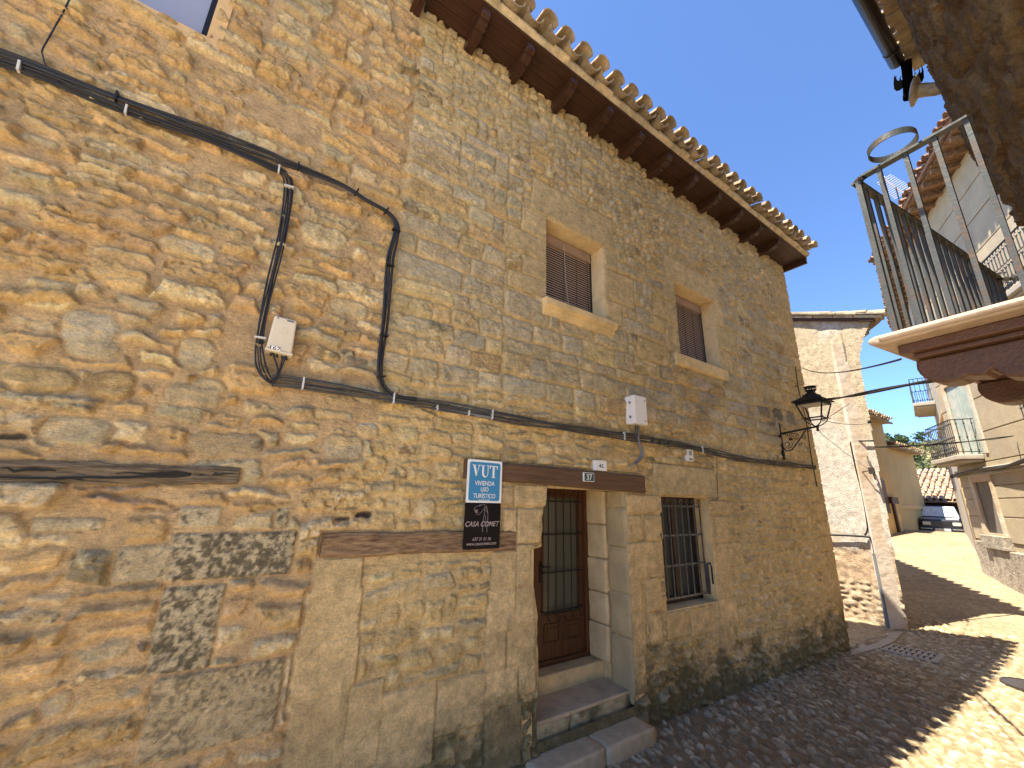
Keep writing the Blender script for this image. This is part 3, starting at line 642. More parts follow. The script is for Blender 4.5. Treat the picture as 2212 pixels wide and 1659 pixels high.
gr.box(x0 + .01, x0 + .03, yb - .03, yb + .01, -1.2, -.70); gr.box(x1 - .03, x1 - .012, yb - .03, yb + .01, -1.15, -.78)
gr.tube([(x0 + .02, .12, -.50), (x0 - .02, -.02, -.42), (x0 - .05, -.03, -.36)], .010, 6)
gr.build("grille", M['grey_iron'], lw)
hg = MB(); hg.tube([(x1 - .005, .11, -.80), (x1 + .0, .05, -.76), (x1 - .0, .035, -.82), (x1 - .002, .035, -1.02)], .012, 6); hg.build("hinge", M['black_iron'], lw)

# front door
DY = .64
def dbox(m, l, t, r, b, y0, y1):
    p = at(l, t, (y0)); q = at(r, b, y0); m.box(p[0], q[0], y0, y1, q[2], p[2]); return p, q
zb_ = -1.735; zt_ = .17
leafL = at(1157, 1432, DY)[0] - .16; leafR = at(1263, 1409, DY)[0]; frR = at(1280, 1409, DY)[0]
lf = MB(); gl = at(1174, 1074, DY); gr_ = at(1249, 1316, DY); gx0, gx1, gz0, gz1 = gl[0], at(1247, 1200, DY)[0], gr_[2], gl[2]
x0, x1 = leafL, leafR
lf.box(x0, gx0, DY, DY + .05, zb_, zt_); lf.box(gx1, x1, DY, DY + .05, zb_, zt_); lf.box(gx0, gx1, DY + .001, DY + .05, gz1, zt_); lf.box(gx0, gx1, DY + .001, DY + .05, zb_, gz0)
lf.box(gx0 - .02, gx0, DY - .012, DY - .0005, gz0 - .02, gz1 + .02); lf.box(gx1, gx1 + .02, DY - .012, DY - .0005, gz0 - .02, gz1 + .02); lf.box(gx0, gx1, DY - .012, DY + .0, gz1, gz1 + .02); lf.box(gx0, gx1, DY - .012, DY + .0, gz0 - .02, gz0)
lf.box(x0, x1, DY - .03, DY - .001, zb_, zb_ + .05)
door = lf.build("door", M['door_wood'], SH, bevel=.003)
df = MB(); df.box(x0 - .10, x0 - .003, DY - .03, DY + .08, zb_, zt_ + .08); df.box(x1 + .003, frR + .02, DY - .035, DY + .08, zb_, zt_ + .08); df.box(x0 - .003, x1 + .003, DY - .03, DY + .08, zt_ + .003, zt_ + .08); df.build("door_frame", M['door_wood'], door, bevel=.003)
for q in ((1174.6, 1345, 1209, 1386), (1220, 1337, 1254, 1378)):
    pn = MB(); a, b = at(q[0], q[1], DY), at(q[2], q[3], DY); xa, xb, za, zb2 = a[0], b[0], -1.50, -1.30
    za = (b[2] + at(1232, 1380, DY)[2]) / 2; zb2 = za + .20
    for (p0, p1, p2, p3, yy) in ((xa, xb, za, zb2, -.006), (xa + .022, xb - .022, za + .022, zb2 - .022, -.0)):
        pass
    pn.box(xa, xa + .018, DY - .016, DY - .001, za, zb2); pn.box(xb - .018, xb, DY - .016, DY - .001, za, zb2); pn.box(xa + .018, xb - .018, DY - .0155, DY - .001, zb2 - .018, zb2); pn.box(xa + .018, xb - .018, DY - .0155, DY - .001, za, za + .018)
    pn.box(xa + .045, xb - .045, DY - .011, DY - .001, za + .045, zb2 - .045)
    pn.build("panel", M['door_wood'], door, bevel=.004)
pg = MB(); pg.box(gx0, gx1, DY + .02, DY + .026, gz0, gz1); pg.build("pane", M['pane_door'], door)
dg = MB(); ng = 5
for k in range(ng):
    x = gx0 + .035 + k * (gx1 - gx0 - .06) / (ng - 1); dg.tube([(x, DY - .05, gz0 - .03), (x, DY - .05, gz1 + .03)], .0065, 6)
    dg.tube([(x, DY - .05, gz1 + .03), (x + .012, DY - .06, gz1 + .055), (x + .03, DY - .05, gz1 + .05)], .006, 5); dg.tube([(x, DY - .05, gz0 - .03), (x + .012, DY - .06, gz0 - .055), (x + .03, DY - .05, gz0 - .05)], .006, 5)
for t in (.035, .33, .655, .97):
    zz = gz1 + (gz0 - gz1) * t; dg.tube([(gx0 - .035, DY - .042, zz), (gx1 + .035, DY - .042, zz)], .0075, 6)
    for xx in (gx0 - .03, gx1 + .03): dg.tube([(xx, DY - .045, zz), (xx, DY, zz)], .006, 5)
dg.build("grille", M['black_iron'], door)
hd = MB(); a = at(1168, 1213, DY); b = at(1168, 1259, DY); hd.box(a[0] - .02, a[0] + .018, DY - .012, DY - .001, b[2], a[2]); hd.tube([(a[0], DY - .01, a[2] - .05), (a[0], DY - .06, a[2] - .05), (a[0] + .09, DY - .06, a[2] - .055)], .009, 8); hd.build("handle", M['black_iron'], door, bevel=.002)
# door recess: rough outer jamb, pale cut inner jamb, steps
jb = MB(); jb.box(DOOR[1] + .03, DOOR[1] + .16, -.002, .70, -2.02, .16); jb.box(DOOR[0] - .20, DOOR[0] - .09, .0, .70, -2.02, .16); jb.box(DOOR[0] - .15, DOOR[1] + .1, .29, .72, .22, .40); jb.build("jamb", M['ashlar'], SH)
zz = [-1.735, -1.36, -1.03, -.66, -.27, .22]
st = MB(); st.box(DOOR[0] - .1, DOOR[1] + .05, .43, .72, -2.1, -1.737); st.build("step", M['ashlar'], SH, bevel=.02, segs=3)["label"] = "upper door step of pale stone"
def rough_step(name, x0, x1, y0, y1, z0, z1, mat, parent, seed, loc=None, amp=.008, cut=None):
    """a worn block: subdivided box with uneven faces and rounded edges"""
    bm_ = MB(); nx, ny, nz = max(2, int((x1 - x0) / .06)), max(2, int((y1 - y0) / .06)), max(2, int((z1 - z0) / .05))
    import bmesh
    bm = bmesh.new(); bmesh.ops.create_cube(bm, size=1.0)
    bmesh.ops.subdivide_edges(bm, edges=bm.edges[:], cuts=12, use_grid_fill=True)
    for v in bm.verts:
        u = np.array(v.co) + .5; e = [min(t, 1 - t) for t in u]
        p = Vector((x0 + (x1 - x0) * u[0], y0 + (y1 - y0) * u[1], z0 + (z1 - z0) * u[2]))
        k = sum(1 for t in e if t < 1e-4)
        q = mnoise.noise_vector(p * 5 + Vector((seed, 0, 0))) * amp + mnoise.noise_vector(p * 14 + Vector((seed, 3, 0))) * amp * .5
        if k >= 2:
            c = Vector(((x0 + x1) / 2, (y0 + y1) / 2, (z0 + z1) / 2)); d = c - p
            for a in range(3):
                if e[a] < 1e-4: q[a] += math.copysign(amp * 1.0, d[a])
        v.co = p + q
    me = bpy.data.meshes.new(name); bm.to_mesh(me); bm.free(); me.materials.append(mat); me.polygons.foreach_set("use_smooth", [True] * len(me.polygons))
    return place(name, me, parent, loc)
rough_step("step", 2.44, 3.02, .045, .47, -2.4, -1.912, M['moss_stone'], SH, 3)["label"] = "lower door step with mossy front"
rough_step("step", 3.026, 3.90, .050, .47, -2.4, -1.915, M['moss_stone'], SH, 5)["label"] = "lower door step with mossy front"
m = MB(); m.box(2.46, 3.02, .04, .46, -1.93, -1.893); m.box(3.025, 3.865, .045, .46, -1.93, -1.898); m.build("tread", M['slab'], SH, bevel=.012)

M['jamb_shade'] = surf("rough jamb stone shaded brown", (.50, .36, .18), var=.25, scale=8, bump=.6, bscale=30, col2=(.37, .27, .14), mixscale=4)  # darker brown puts the outer jamb's shade into its colour
for k in range(5):
    rough_step("jamb", DOOR[1] - .022 + .008 * (k % 2), DOOR[1] + .15, .315, .70, zz[k] + .005, zz[k + 1] - .005, M['ashlar_pale'], SH, 20 + k, amp=.006)
zq = [-2.02, -1.42, -.98, -.50, -.06, .17]
for k in range(5):
    rough_step("jamb", DOOR[1] + .004 * (k % 3), DOOR[1] + .15, -.006, .312, zq[k] + .003, zq[k + 1] - .003, M['jamb_shade'], SH, 30 + k, amp=.010)

# doorstep slabs lying on the street
for k, (a, b) in enumerate(((2.46, 3.19), (3.198, 3.87))):
    o = rough_step("doorstep", a, b, -.235 - .012 * k, .02, -2.36, -2.105, M['slab'], None, 8 + k, loc=((a + b) / 2, -.1, -2.30), amp=.006)
    tag(o, "grey doorstep block, the half nearer the blue sign" if k == 0 else "grey doorstep block, the half nearer the barred window", "doorstep", "doorstep blocks in front of the wooden door")

RH = thing("rubble_house", (-.8, 0.0, GROUND_WALL), "rubble stone house with wide ochre mortar and a weathered beam in its wall", "house")
place("wall", F.mesh("wall", ~hole & ~sideR), RH)
g = MB(); g.box(.70, .86, .03, 6.0, 4.9, 6.7); g.box(-2.6, .70, 5.8, 6.0, -2.6, 6.7); g.box(-2.6, -2.45, .05, 5.8, -2.6, 6.4); g.build("side_wall", M['ashlar'], RH)
g = MB(); ss, nn = tile_roof(g, (-2.6, -.55, 6.50), (1, 0, 0), (0, 1, 0), 3.5, 4.5, PITCH, rows=2); g.obox(np.array((-.85, -.3, 6.48)) + ss * 2.2 - nn * .05, (1.75, 0, 0), ss * 2.3, nn * .03); g.obox((-.85, 5.0, 7.1), (1.75, 0, 0), (0, 1.2, -.3), (0, .01, .04)); g.build("roof", M['tile'], RH)
M['old_wood'] = wood_mat("grey brown weathered beam", (.045, .028, .015), (.235, .175, .105), axis=(1.2, 10, 22), rough=.9, bump=.9, scale=4)
beam.ztr = at(513, 1009)[2]; beam.zbl = at(-70, 1047)[2]; bo = beam("beam", (-80, 993), (513, 1046), M['old_wood'], RH, -.034, .12, 15, .010, n=40)
ck = MB(); rng = np.random.default_rng(6)
for (l, t, r, b, w) in ((0, 1013, 120, 1018, 4), (120, 1032, 505, 1026, 4.5), (250, 1023, 470, 1021, 2.5), (-60, 1030, 180, 1036, 3)):
    p, q = at(l, t, -.040), at(r, b, -.040); d = q - p; nv = 9; top = []; bot = []
    for i in range(nv):
        c = p + d * i / (nv - 1) + np.array((0, 0, rng.normal(0, .004))); h = .0016 * w * math.sin(math.pi * (i + .3) / (nv - .4)) + .0015; top.append((c[0], c[2] + h)); bot.append((c[0], c[2] - h))
    ck.prism(top + bot[::-1], (0, -.0425, 0), (1, 0, 0), (0, 0, 1), (0, .008, 0))
ck.build("crack", M['dark'], bo)
x0, x1, z0, z1 = WTL
wf = MB(); wf.box(x1 - .075, x1 - .002, .16, .22, z0 + .02, z1); wf.box(x0, x1 - .075, .16, .22, z0 + .002, z0 + .06); wf.box(x0, x0 + .07, .16, .22, z0 + .06, z1); wf.box(x0 + .07, x1 - .075, .16, .22, z1 - .07, z1); wf.box(-1.33, -1.27, .165, .215, z0 + .06, z1 - .07)
w = wf.build("window", M['black_iron'], RH, bevel=.004)
p = MB(); p.box(x0 + .07, x1 - .075, .185, .192, z0 + .06, z1 - .07); p.build("pane", M['pane_sky'], w)
M['mortar_warm'] = surf("ochre mortar reveal", (.62, .40, .19), var=.15, scale=9, bump=.3, bscale=30)
reveal(WTL, .25, RH, M['mortar_warm'], y0=-.012)

# ------------------------------------------------------------------ things fixed to the facade
def wall_pts(px, y): return [at(a, b, y) for a, b in px]
def cables(name, label, px, n, r, spread, mat, y=-.035, seed=1, clips=(), group=None, wave=.35, clip_mat=None, twist=1.0):
    """n cables running together along a pixel path on the facade, with their clips"""
    y = y - .022; path = spline(wall_pts(px, y), 8); rng = np.random.default_rng(seed); L = len(path)
    t = thing(name, path[len(path) // 2], label, "cable", group)
    s = np.concatenate([[0], np.cumsum([np.linalg.norm(path[i + 1] - path[i]) for i in range(L - 1)])])
    for k in range(n):
        ph = rng.uniform(0, 6.28, 3); base = (k - (n - 1) / 2) * spread; pts = []
        for i, p in enumerate(path):
            d = path[min(i + 1, L - 1)] - path[max(i - 1, 0)]; d /= np.linalg.norm(d); nrm = np.array((-d[2], 0, d[0]))
            o = base + spread * wave * (math.sin(s[i] * 3.1 * twist + ph[0]) + .7 * math.sin(s[i] * 7.3 * twist + ph[1])); yy = -.010 * math.sin(s[i] * 4.1 * twist + ph[2])
            pts.append(p + nrm * o + np.array((0, yy, 0)))
        m = MB(); m.tube(pts, r * rng.uniform(.8, 1.2), 6); m.build("cable", mat, t, smooth=True)
    for c in clips:
        i = min(int(c * (L - 1)), L - 2); p = path[i]; d = path[i + 1] - p; d /= np.linalg.norm(d); nrm = np.array((-d[2], 0, d[0])); w = spread * n / 2 + r + .006
        m = MB(); m.obox(p + np.array((0, -.008, 0)), d * .006, nrm * (w * .8), (0, .008 + r, 0)); m.build("clip", clip_mat or M['clip'], t)
    return t
cables("cable_bundle", "thick black cable pair entering from the left edge and dropping along the house joint", [(-40, 98), (0, 113), (100, 150), (233, 203), (400, 267), (573, 330), (617, 350), (737, 398), (794, 433), (838, 460), (855, 485), (853, 510), (844, 553), (840, 603), (832, 696), (824, 766), (822, 806), (830, 836), (856, 858), (900, 866)], 3, .011, .018, M['cable'], seed=3, clips=(.17, .33, .40, .47, .56, .66, .76, .86), clip_mat=M['black_iron'], y=-.045)
cables("cable_bundle", "lower bundle of thin black cables bending down to the beige box", [(-40, 122), (0, 132), (117, 172), (160, 193), (253, 232), (440, 299), (580, 358), (610, 371), (623, 392), (622, 433), (611, 500), (599, 553), (579, 636), (566, 700), (560, 742)], 5, .0075, .012, M['cable'], seed=5, clips=(.10, .30, .47, .60, .98), y=-.035)
for k, (a, b, c, d, e) in enumerate((((552, 745), (553, 790), (570, 818), (590, 822), (604, 800)), ((562, 748), (566, 790), (584, 824), (598, 818), (612, 768)), ((565, 745), (575, 795), (590, 820), (600, 800), (588, 762)), ((556, 748), (562, 800), (580, 826), (596, 822), (618, 768)))):
    cables("loop_cable", "thin black cables looping down under the beige box", [a, b, c, d, e], 1, .0065, .0, M['cable'], seed=20 + k, y=-.03 - .012 * k, group="cable loops below the beige box")
cables("cable_bundle", "long dusty cable run from the beige box to the far house corner", [(588, 822), (620, 824), (690, 834), (737, 842), (837, 859), (937, 874), (1037, 891), (1137, 911), (1237, 926), (1347, 942), (1400, 950), (1474, 962), (1541, 977), (1608, 992), (1700, 1003), (1762, 1010)], 5, .0085, .017, M['cable_dusty'], seed=9, clips=(.10, .28, .42, .60, .78), y=-.045)
cables("thin_cable", "single thin cable rising to the top edge near the upper left window", [(150, -20), (147, 0), (115, 60), (92, 104), (92, 118), (101, 145), (128, 178)], 1, .0055, 0, M['cable'], seed=11, y=-.03)
cables("thin_cable", "thin black wire running down around the big pale stone over the barred window", [(1547, 982), (1548, 1030), (1551, 1070), (1549, 1079), (1536, 1081)], 1, .005, 0, M['cable'], seed=12, y=-.035)
cables("conduit", "short grey conduit piece strapped under the cable run", [(935, 881), (960, 884), (1010, 893), (1060, 902)], 1, .024, 0, M['conduit'], seed=13, y=-.025, clips=(.15, .7))
for (px, py) in ((1412, 952), (1428, 956), (1447, 960)):
    p = at(px, py, -.06); m = MB(); m.lathe([(.0, -.03), (.03, -.028), (.04, 0), (.03, .028), (.0, .03)], p, axis=(1, 0, -.2), n=8); tag(m.build("cable_joint", M['cable_dusty'], None, loc=p), "lumpy taped joint on the cable run right of the white meter box", "cable joint", "taped joints on the cable run")

def quad_box(name, mat, quad, y, depth, parent, bevel):
    """a box whose front face fills four pixels (tl, tr, br, bl) on the plane y"""
    f = [at(*q, y) for q in quad]; b = [p + np.array((0, depth, 0)) for p in f]
    m = MB(); m.add(f + b, [(3, 2, 1, 0), (4, 5, 6, 7), (0, 1, 5, 4), (1, 2, 6, 5), (2, 3, 7, 6), (3, 0, 4, 7)]); return m.build(name, mat, parent, bevel=bevel)
# text: built from font outlines and laid on the facade
def text_mesh(name, body, height, centre, mat, parent, width=None, shear=0.0, bold=0.0, rot=0.0, th=.0015):
    cu = bpy.data.curves.new(name, 'FONT'); cu.body = body; cu.size = 1.0; cu.extrude = 0.0; cu.shear = shear; cu.offset = bold; cu.align_x = 'CENTER'; cu.resolution_u = 4
    tmp = bpy.data.objects.new(name, cu); COL.objects.link(tmp); bpy.context.view_layer.update()
    me = bpy.data.meshes.new_from_object(tmp.evaluated_get(bpy.context.evaluated_depsgraph_get())); COL.objects.unlink(tmp); bpy.data.objects.remove(tmp); bpy.data.curves.remove(cu)
    co = np.array([v.co for v in me.vertices]); lo = co.min(0); hi = co.max(0); c = (lo + hi) / 2; k = height / (hi[1] - lo[1]); kx = (width / (hi[0] - lo[0])) if width else k
    for v in me.vertices:
        x, z = (v.co.x - c[0]) * kx, (v.co.y - c[1]) * k; v.co = Vector((centre[0] + x * math.cos(rot) - z * math.sin(rot), centre[1], centre[2] + x * math.sin(rot) + z * math.cos(rot)))
    me.materials.clear(); me.materials.append(mat)
    for p in me.polygons: p.material_index = 0
    me.name = name; return place(name, me, parent)
def rrect(x0, x1, z0, z1, r, n=5):
    out = []
    for cx, cz, a in ((x1 - r, z1 - r, 0), (x0 + r, z1 - r, 90), (x0 + r, z0 + r, 180), (x1 - r, z0 + r, 270)):
        for k in range(n + 1): t = math.radians(a + 90 * k / n); out.append((cx + r * math.cos(t), cz + r * math.sin(t)))
    return out
def panel(name, mat, x0, x1, z0, z1, r, y, th, parent=None, loc=None):
    m = MB(); m.prism(rrect(x0, x1, z0, z1, r)[::-1], (0, y, 0), (1, 0, 0), (0, 0, 1), (0, th, 0)); return m.build(name, mat, parent, loc=loc)
YS = -.075
a = at(1010.5, 991.5, YS); b = at(1078, 1184, YS); sx0, sx1 = a[0] + .004, b[0] + .006; zt, zb = a[2] + .002, b[2]; zm = zt - (zt - zb) * .495
sw = sx1 - sx0; sxc = (sx0 + sx1) / 2
VS = thing("tourist_sign", (sxc, YS, zm), "blue and white sign reading VUT above a black sign", "sign")
panel("board", M['white'], sx0, sx1, zm + .001, zt, .010, YS, .006, VS)
bf = panel("blue_field", M['blue'], sx0 + .021, sx1 - .021, zm + .018, zt - .020, .020, YS - .0015, .0013, VS)
bh = zt - zm; zz = lambda f: zt - bh * f
yl = YS - .0035
def serif_vut(cx, cz, h, w):
    m = MB(); u = w / 3.05
    def q(poly, ox): m.prism([(cx + ox + x * u, cz + z * h) for x, z in poly][::-1], (0, yl, 0), (1, 0, 0), (0, 0, 1), (0, .0012, 0))
    o = -w / 2
    q([(.08, .48), (.34, .48), (.60, -.28), (.56, -.5), (.46, -.5)], o); q([(.46, -.5), (.56, -.5), (.56, -.28), (.86, .48), (.78, .48)], o + .0); q([(0, .44), (.42, .44), (.42, .5), (0, .5)], o); q([(.66, .44), (1.0, .44), (1.0, .5), (.66, .5)], o)
    o2 = o + 1.05 * u
    arc_o = [(.5 - .38 * math.cos(t), -.12 - .38 * math.sin(t)) for t in np.linspace(0, math.pi, 11)]; arc_i = [(.53 - .17 * math.cos(t) - .02, -.12 - .26 * math.sin(t)) for t in np.linspace(0, math.pi, 11)]
    arc_i = [(.34 + (.80 - .34) * (1 - math.cos(t)) / 2, -.12 - .29 * math.sin(t)) for t in np.linspace(0, math.pi, 11)]
    for k in range(10): q([arc_o[k], arc_i[k], arc_i[k + 1], arc_o[k + 1]][::-1], o2)
    q([(.12, .48), (.34, .48), (.34, -.12), (.12, -.12)][::-1], o2); q([(.80, .48), (.88, .48), (.88, -.12), (.80, -.12)][::-1], o2); q([(.02, .44), (.44, .44), (.44, .5), (.02, .5)], o2); q([(.66, .44), (1.0, .44), (1.0, .5), (.66, .5)], o2)
    o3 = o + 2.1 * u
    q([(.37, .46), (.61, .46), (.61, -.46), (.37, -.46)][::-1], o3); q([(.0, .42), (.98, .42), (.98, .5), (.0, .5)], o3); q([(.0, .2), (.04, .2), (.12, .42), (.0, .42)], o3); q([(.98, .2), (.94, .2), (.86, .42), (.98, .42)][::-1], o3); q([(.26, -.5), (.72, -.5), (.72, -.44), (.26, -.44)], o3)
    return m
serif_vut(sxc - .004, zz(.265), .108, .262).build("lettering", M['white'], bf)
for txt, f, h, w in (("VIVIENDA", .548, .040, .205), ("USO", .69, .038, .080), ("TURÍSTICO", .826, .048, .230), ("VUTE-22-001", .935, .0135, .115)):
    text_mesh("lettering", txt, h, (sxc, yl, zz(f)), M['white'], bf, width=w, bold=.012)
BS = thing("name_sign", (sxc - .002, YS, zb), "black sign with a horse head drawing below the blue sign", "sign")
panel("board", M['black_sign'], sx0 - .004, sx1 - .004, zb, zm - .001, .008, YS - .002, .006, BS)
hb_ = zm - zb; yb_ = YS - .0035; zz2 = lambda f: zm - hb_ * f
text_mesh("lettering", "CASA COMET", .043, (sxc - .004, yb_, zz2(.462)), M['sign_line'], BS, width=.345, shear=.3, bold=.008)
text_mesh("lettering", "637 31 51 36", .026, (sxc - .006, yb_, zz2(.785)), M['sign_line'], BS, width=.185, shear=.3, bold=.006)
text_mesh("lettering", "www.casacomet.com", .022, (sxc - .006, yb_, zz2(.888)), M['sign_line'], BS, width=.295, shear=.3, bold=.006)
hs = MB()
def zs(pts): return [at(x * .14875 + 976.5, y * .14875 + 960, YS - .004) for x, y in pts]
for ln in ([(320, 935), (345, 905), (390, 890), (400, 880), (440, 875), (485, 878), (505, 905), (510, 945), (520, 985), (520, 1080), (508, 1140), (505, 1275)], [(320, 935), (325, 965), (345, 985), (350, 1005), (380, 1025), (410, 1005), (440, 965), (465, 930), (474, 965), (470, 1010), (455, 1060), (450, 1120), (443, 1180), (443, 1275)],
           [(340, 985), (385, 992)], [(470, 890), (480, 920), (468, 938)], [(485, 905), (505, 935), (480, 950), (514, 985)], [(478, 1020), (490, 1080), (480, 1110), (478, 1190)], [(385, 890), (430, 882)], [(395, 900), (408, 896)]):
    hs.tube(zs(ln), .0013, 4)
hs.tube(zs([(357 + 14 * math.cos(t), 962 + 11 * math.sin(t)) for t in np.linspace(0, 6.0, 9)]), .003, 4)
hs.build("horse_drawing", M['sign_line'], BS)

# house numbers
a = at(1260, 1020, -.058); b = at(1282.5, 1041, -.058)
NP = thing("number_plate", ((a[0] + b[0]) / 2, -.05, b[2]), "green grey plate with the number 37 on the brown door beam", "number plate")
panel("rim", M['white'], a[0], b[0], b[2], a[2], .006, -.068, .02, NP); panel("field", M['plate'], a[0] + .006, b[0] - .006, b[2] + .006, a[2] - .006, .005, -.0695, .0013, NP)
text_mesh("numeral", "37", (a[2] - b[2]) * .66, ((a[0] + b[0]) / 2, -.0705, (a[2] + b[2]) / 2), M['white'], NP, width=(b[0] - a[0]) * .55, bold=.01)
a = at(1284, 994, -.03); b = at(1306.5, 1018, -.03)
NT = thing("number_tile", ((a[0] + b[0]) / 2, -.03, b[2]), "white tile painted 45 in black above the door beam", "number tile")
panel("tile", M['white'], a[0], b[0], b[2], a[2], .003, -.060, .06, NT)
text_mesh("numeral", "45.", (a[2] - b[2]) * .36, ((a[0] + b[0]) / 2, -.0612, (a[2] + b[2]) / 2 - .005), M['ink'], NT, width=(b[0] - a[0]) * .55, bold=.015)
a = at(1480.5, 971, -.03); b = at(1494.5, 997, -.03)
NL = thing("small_plaque", ((a[0] + b[0]) / 2, -.03, b[2]), "small narrow white plaque with faint grey print above the barred window", "plaque")
panel("plate", M['white'], a[0], b[0], b[2], a[2], .003, -.060, .055, NL)
m = MB()
for k, (w, f) in enumerate(((.55, .16), (.5, .26), (.55, .36), (.5, .46), (.6, .80), (.6, .88))):
    z = a[2] + (b[2] - a[2]) * f; c = (a[0] + b[0]) / 2; hw = (b[0] - a[0]) * w / 2; m.box(c - hw, c + hw, -.0612, -.0602, z - .006, z + .006)
m.build("print", M['conduit'], NL)

# beige junction box with the number 167
JB = thing("junction_box", at(604, 760, -.03), "beige plastic junction box numbered 167 with cables hanging below it", "junction box")
quad_box("cover", M['beige'], ((593.5, 680.5), (642, 693), (631, 764), (575, 749)), -.115, .10, JB, .012)
quad_box("base", M['beige'], ((573, 748.5), (633, 763.5), (632, 769), (572.5, 754.5)), -.12, .105, JB, .004)
p = at(615, 713, -.1155); m = MB(); m.lathe([(.0, -.0005), (.019, 0), (.019, .003), (.0145, .003), (.0145, .001), (.0, .001)], p, axis=(0, -1, 0), n=20); m.build("lock", M['beige'], JB)
quad_box("number_label", M['white'], ((585.5, 746), (606, 751.5), (604.5, 758), (584, 753)), -.121, .004, JB, 0)
p = at(595, 752, -.1215); text_mesh("numeral", "167", .026, p, M['ink'], JB, width=.066, bold=.01, rot=-.03)
for q in (((600, 684.5), (603, 685.3), (602, 689), (599, 688)), ((621, 690.5), (636, 694.3), (635, 698), (620, 694))): quad_box("print", M['conduit'], q, -.1165, .001, JB, 0)
for k, (l, t) in enumerate(((583, 755), (590, 758), (597, 759), (608, 762), (613, 763), (617, 764))):
    m = MB(); m.tube([at(l, t - 6, -.07), at(l + 1, t + 4, -.07), at(l + 2, t + 14, -.06)], .008, 6); m.build("cable_gland", M['cable'], JB)
# white meter box
MBX = thing("meter_box", at(1385, 918, -.05), "white plastic meter box above the dark door beam, grey conduit below it", "meter box")
f = [at(*q, -.16) for q in ((1369.7, 852), (1395.7, 858.5), (1398.5, 919), (1376.5, 916.2))]; x0, x1, z0, z1 = min(f[0][0], f[3][0]), f[1][0], f[2][2], f[0][2]
m = MB(); m.box(x0, x1, -.16, -.085, z0, z1); m.build("cover", M['white_box'], MBX, bevel=.008)
m = MB(); m.box(x0 + .004, x1 - .004, -.083, -.005, z0 + .005, z1 - .005); m.build("base", M['white_box'], MBX, bevel=.006)
m = MB()
for xx, zz_ in ((x1 - .04, z0 + .05), (x1 - .04, z1 - .05)): m.lathe([(0, 0), (.009, 0), (.009, .004), (0, .004)], (xx, -.1605, zz_), axis=(0, -1, 0), n=10)
m.build("screw", M['conduit'], MBX)
for zc_ in (z0 + .09, z1 - .09): m = MB(); m.box(x0 - .004, x0 + .006, -.1, -.07, zc_ - .015, zc_ + .015); m.build("latch", M['conduit'], MBX)
cables("conduit", "grey flexible conduit curving down from the white meter box to the door beam", [(1380, 914), (1379.5, 935), (1381, 955), (1386.5, 972), (1385, 987), (1379, 996), (1371, 1000)], 1, .020, 0, M['conduit'], seed=31, y=-.06)
for k, l in enumerate((1373, 1376)): cables("thin_cable", "short dark cables dropping from the white meter box", [(l, 914), (l - 1, 930), (l - 2, 945)], 1, .009, 0, M['cable_dusty'], seed=40 + k, y=-.06, group="cables under the white meter box")

# wrought-iron street lamp on its bracket
mp_, nt_, b_ = new_mat("lantern glass"); tr = nt_.nodes.new("ShaderNodeBsdfTransparent"); gl_ = nt_.nodes.new("ShaderNodeBsdfGlossy"); gl_.inputs["Roughness"].default_value = .05; gl_.inputs["Color"].default_value = (.8, .8, .8, 1); mx_ = nt_.nodes.new("ShaderNodeMixShader"); mx_.inputs[0].default_value = .06
nt_.links.new(tr.outputs[0], mx_.inputs[1]); nt_.links.new(gl_.outputs[0], mx_.inputs[2]); nt_.links.new(mx_.outputs[0], nt_.nodes["Material Output"].inputs[0]); M['lantern_glass'] = mp_
LX = 8.10; tipp = atx(1765, 920, LX); LY = tipp[1]; LZ = tipp[2]
LP = thing("street_lamp", (LX, 0, .88), "black wrought iron lantern on a scrolled bracket at the house corner", "street lamp")
br = MB(); br.box(LX - .02, LX + .02, -.05, -.01, .86, 1.46); br.lathe([(.0, 0), (.03, .0), (.02, .05), (.03, .08), (0, .08)], (LX, -.03, .80), n=8)
br.bar((LX, -.03, LZ - .07), (LX, LY, LZ - .01), .03, .03)
arc = [(LX, -.05 - .30 * t, .98 + (LZ - 1.02) * (t ** 1.6) - .05 * math.sin(math.pi * t)) for t in np.linspace(0, 1, 8)]
br.tube([(LX, -.05, 1.02), (LX, -.09, .95), (LX, -.18, .96), (LX, -.30, 1.10), (LX, -.44, LZ - .05)], .011, 6)
def scroll(c, r, a0, turns, sg=1): return [(LX, c[0] + r * (1 - .75 * k / 22) * math.cos(a0 + sg * turns * 6.283 * k / 22), c[1] + r * (1 - .75 * k / 22) * math.sin(a0 + sg * turns * 6.283 * k / 22)) for k in range(23)]
for c, r, a0, tn, sg in (((-.13, 1.06), .075, 2.6, 1.4, 1), ((-.28, 1.18), .045, 0, 1.3, -1), ((-.20, 1.22), .04, 3, 1.2, 1), ((-.40, 1.17), .04, 1.5, 1.2, -1), ((-.13, 1.24), .035, 0, 1.2, 1), ((-.32, 1.05), .03, 2, 1.1, 1), ((-.48, LZ - .06), .025, 1, 1.0, -1)): br.tube(scroll(c, r, a0, tn, sg), .006, 5)
br.tube([(LX, -.06, LZ - .10), (LX, -.16, LZ - .06), (LX, -.30, LZ - .10), (LX, -.34, 1.20)], .006, 5)
br.lathe([(0, 0), (.03, 0), (.035, .03), (0, .05)], (LX, -.19, 1.13), n=8)
br.build("bracket", M['black_iron'], LP)
E0 = LZ + .42; R2 = math.sqrt(2)
fr = MB()
top, mid = .195, .125
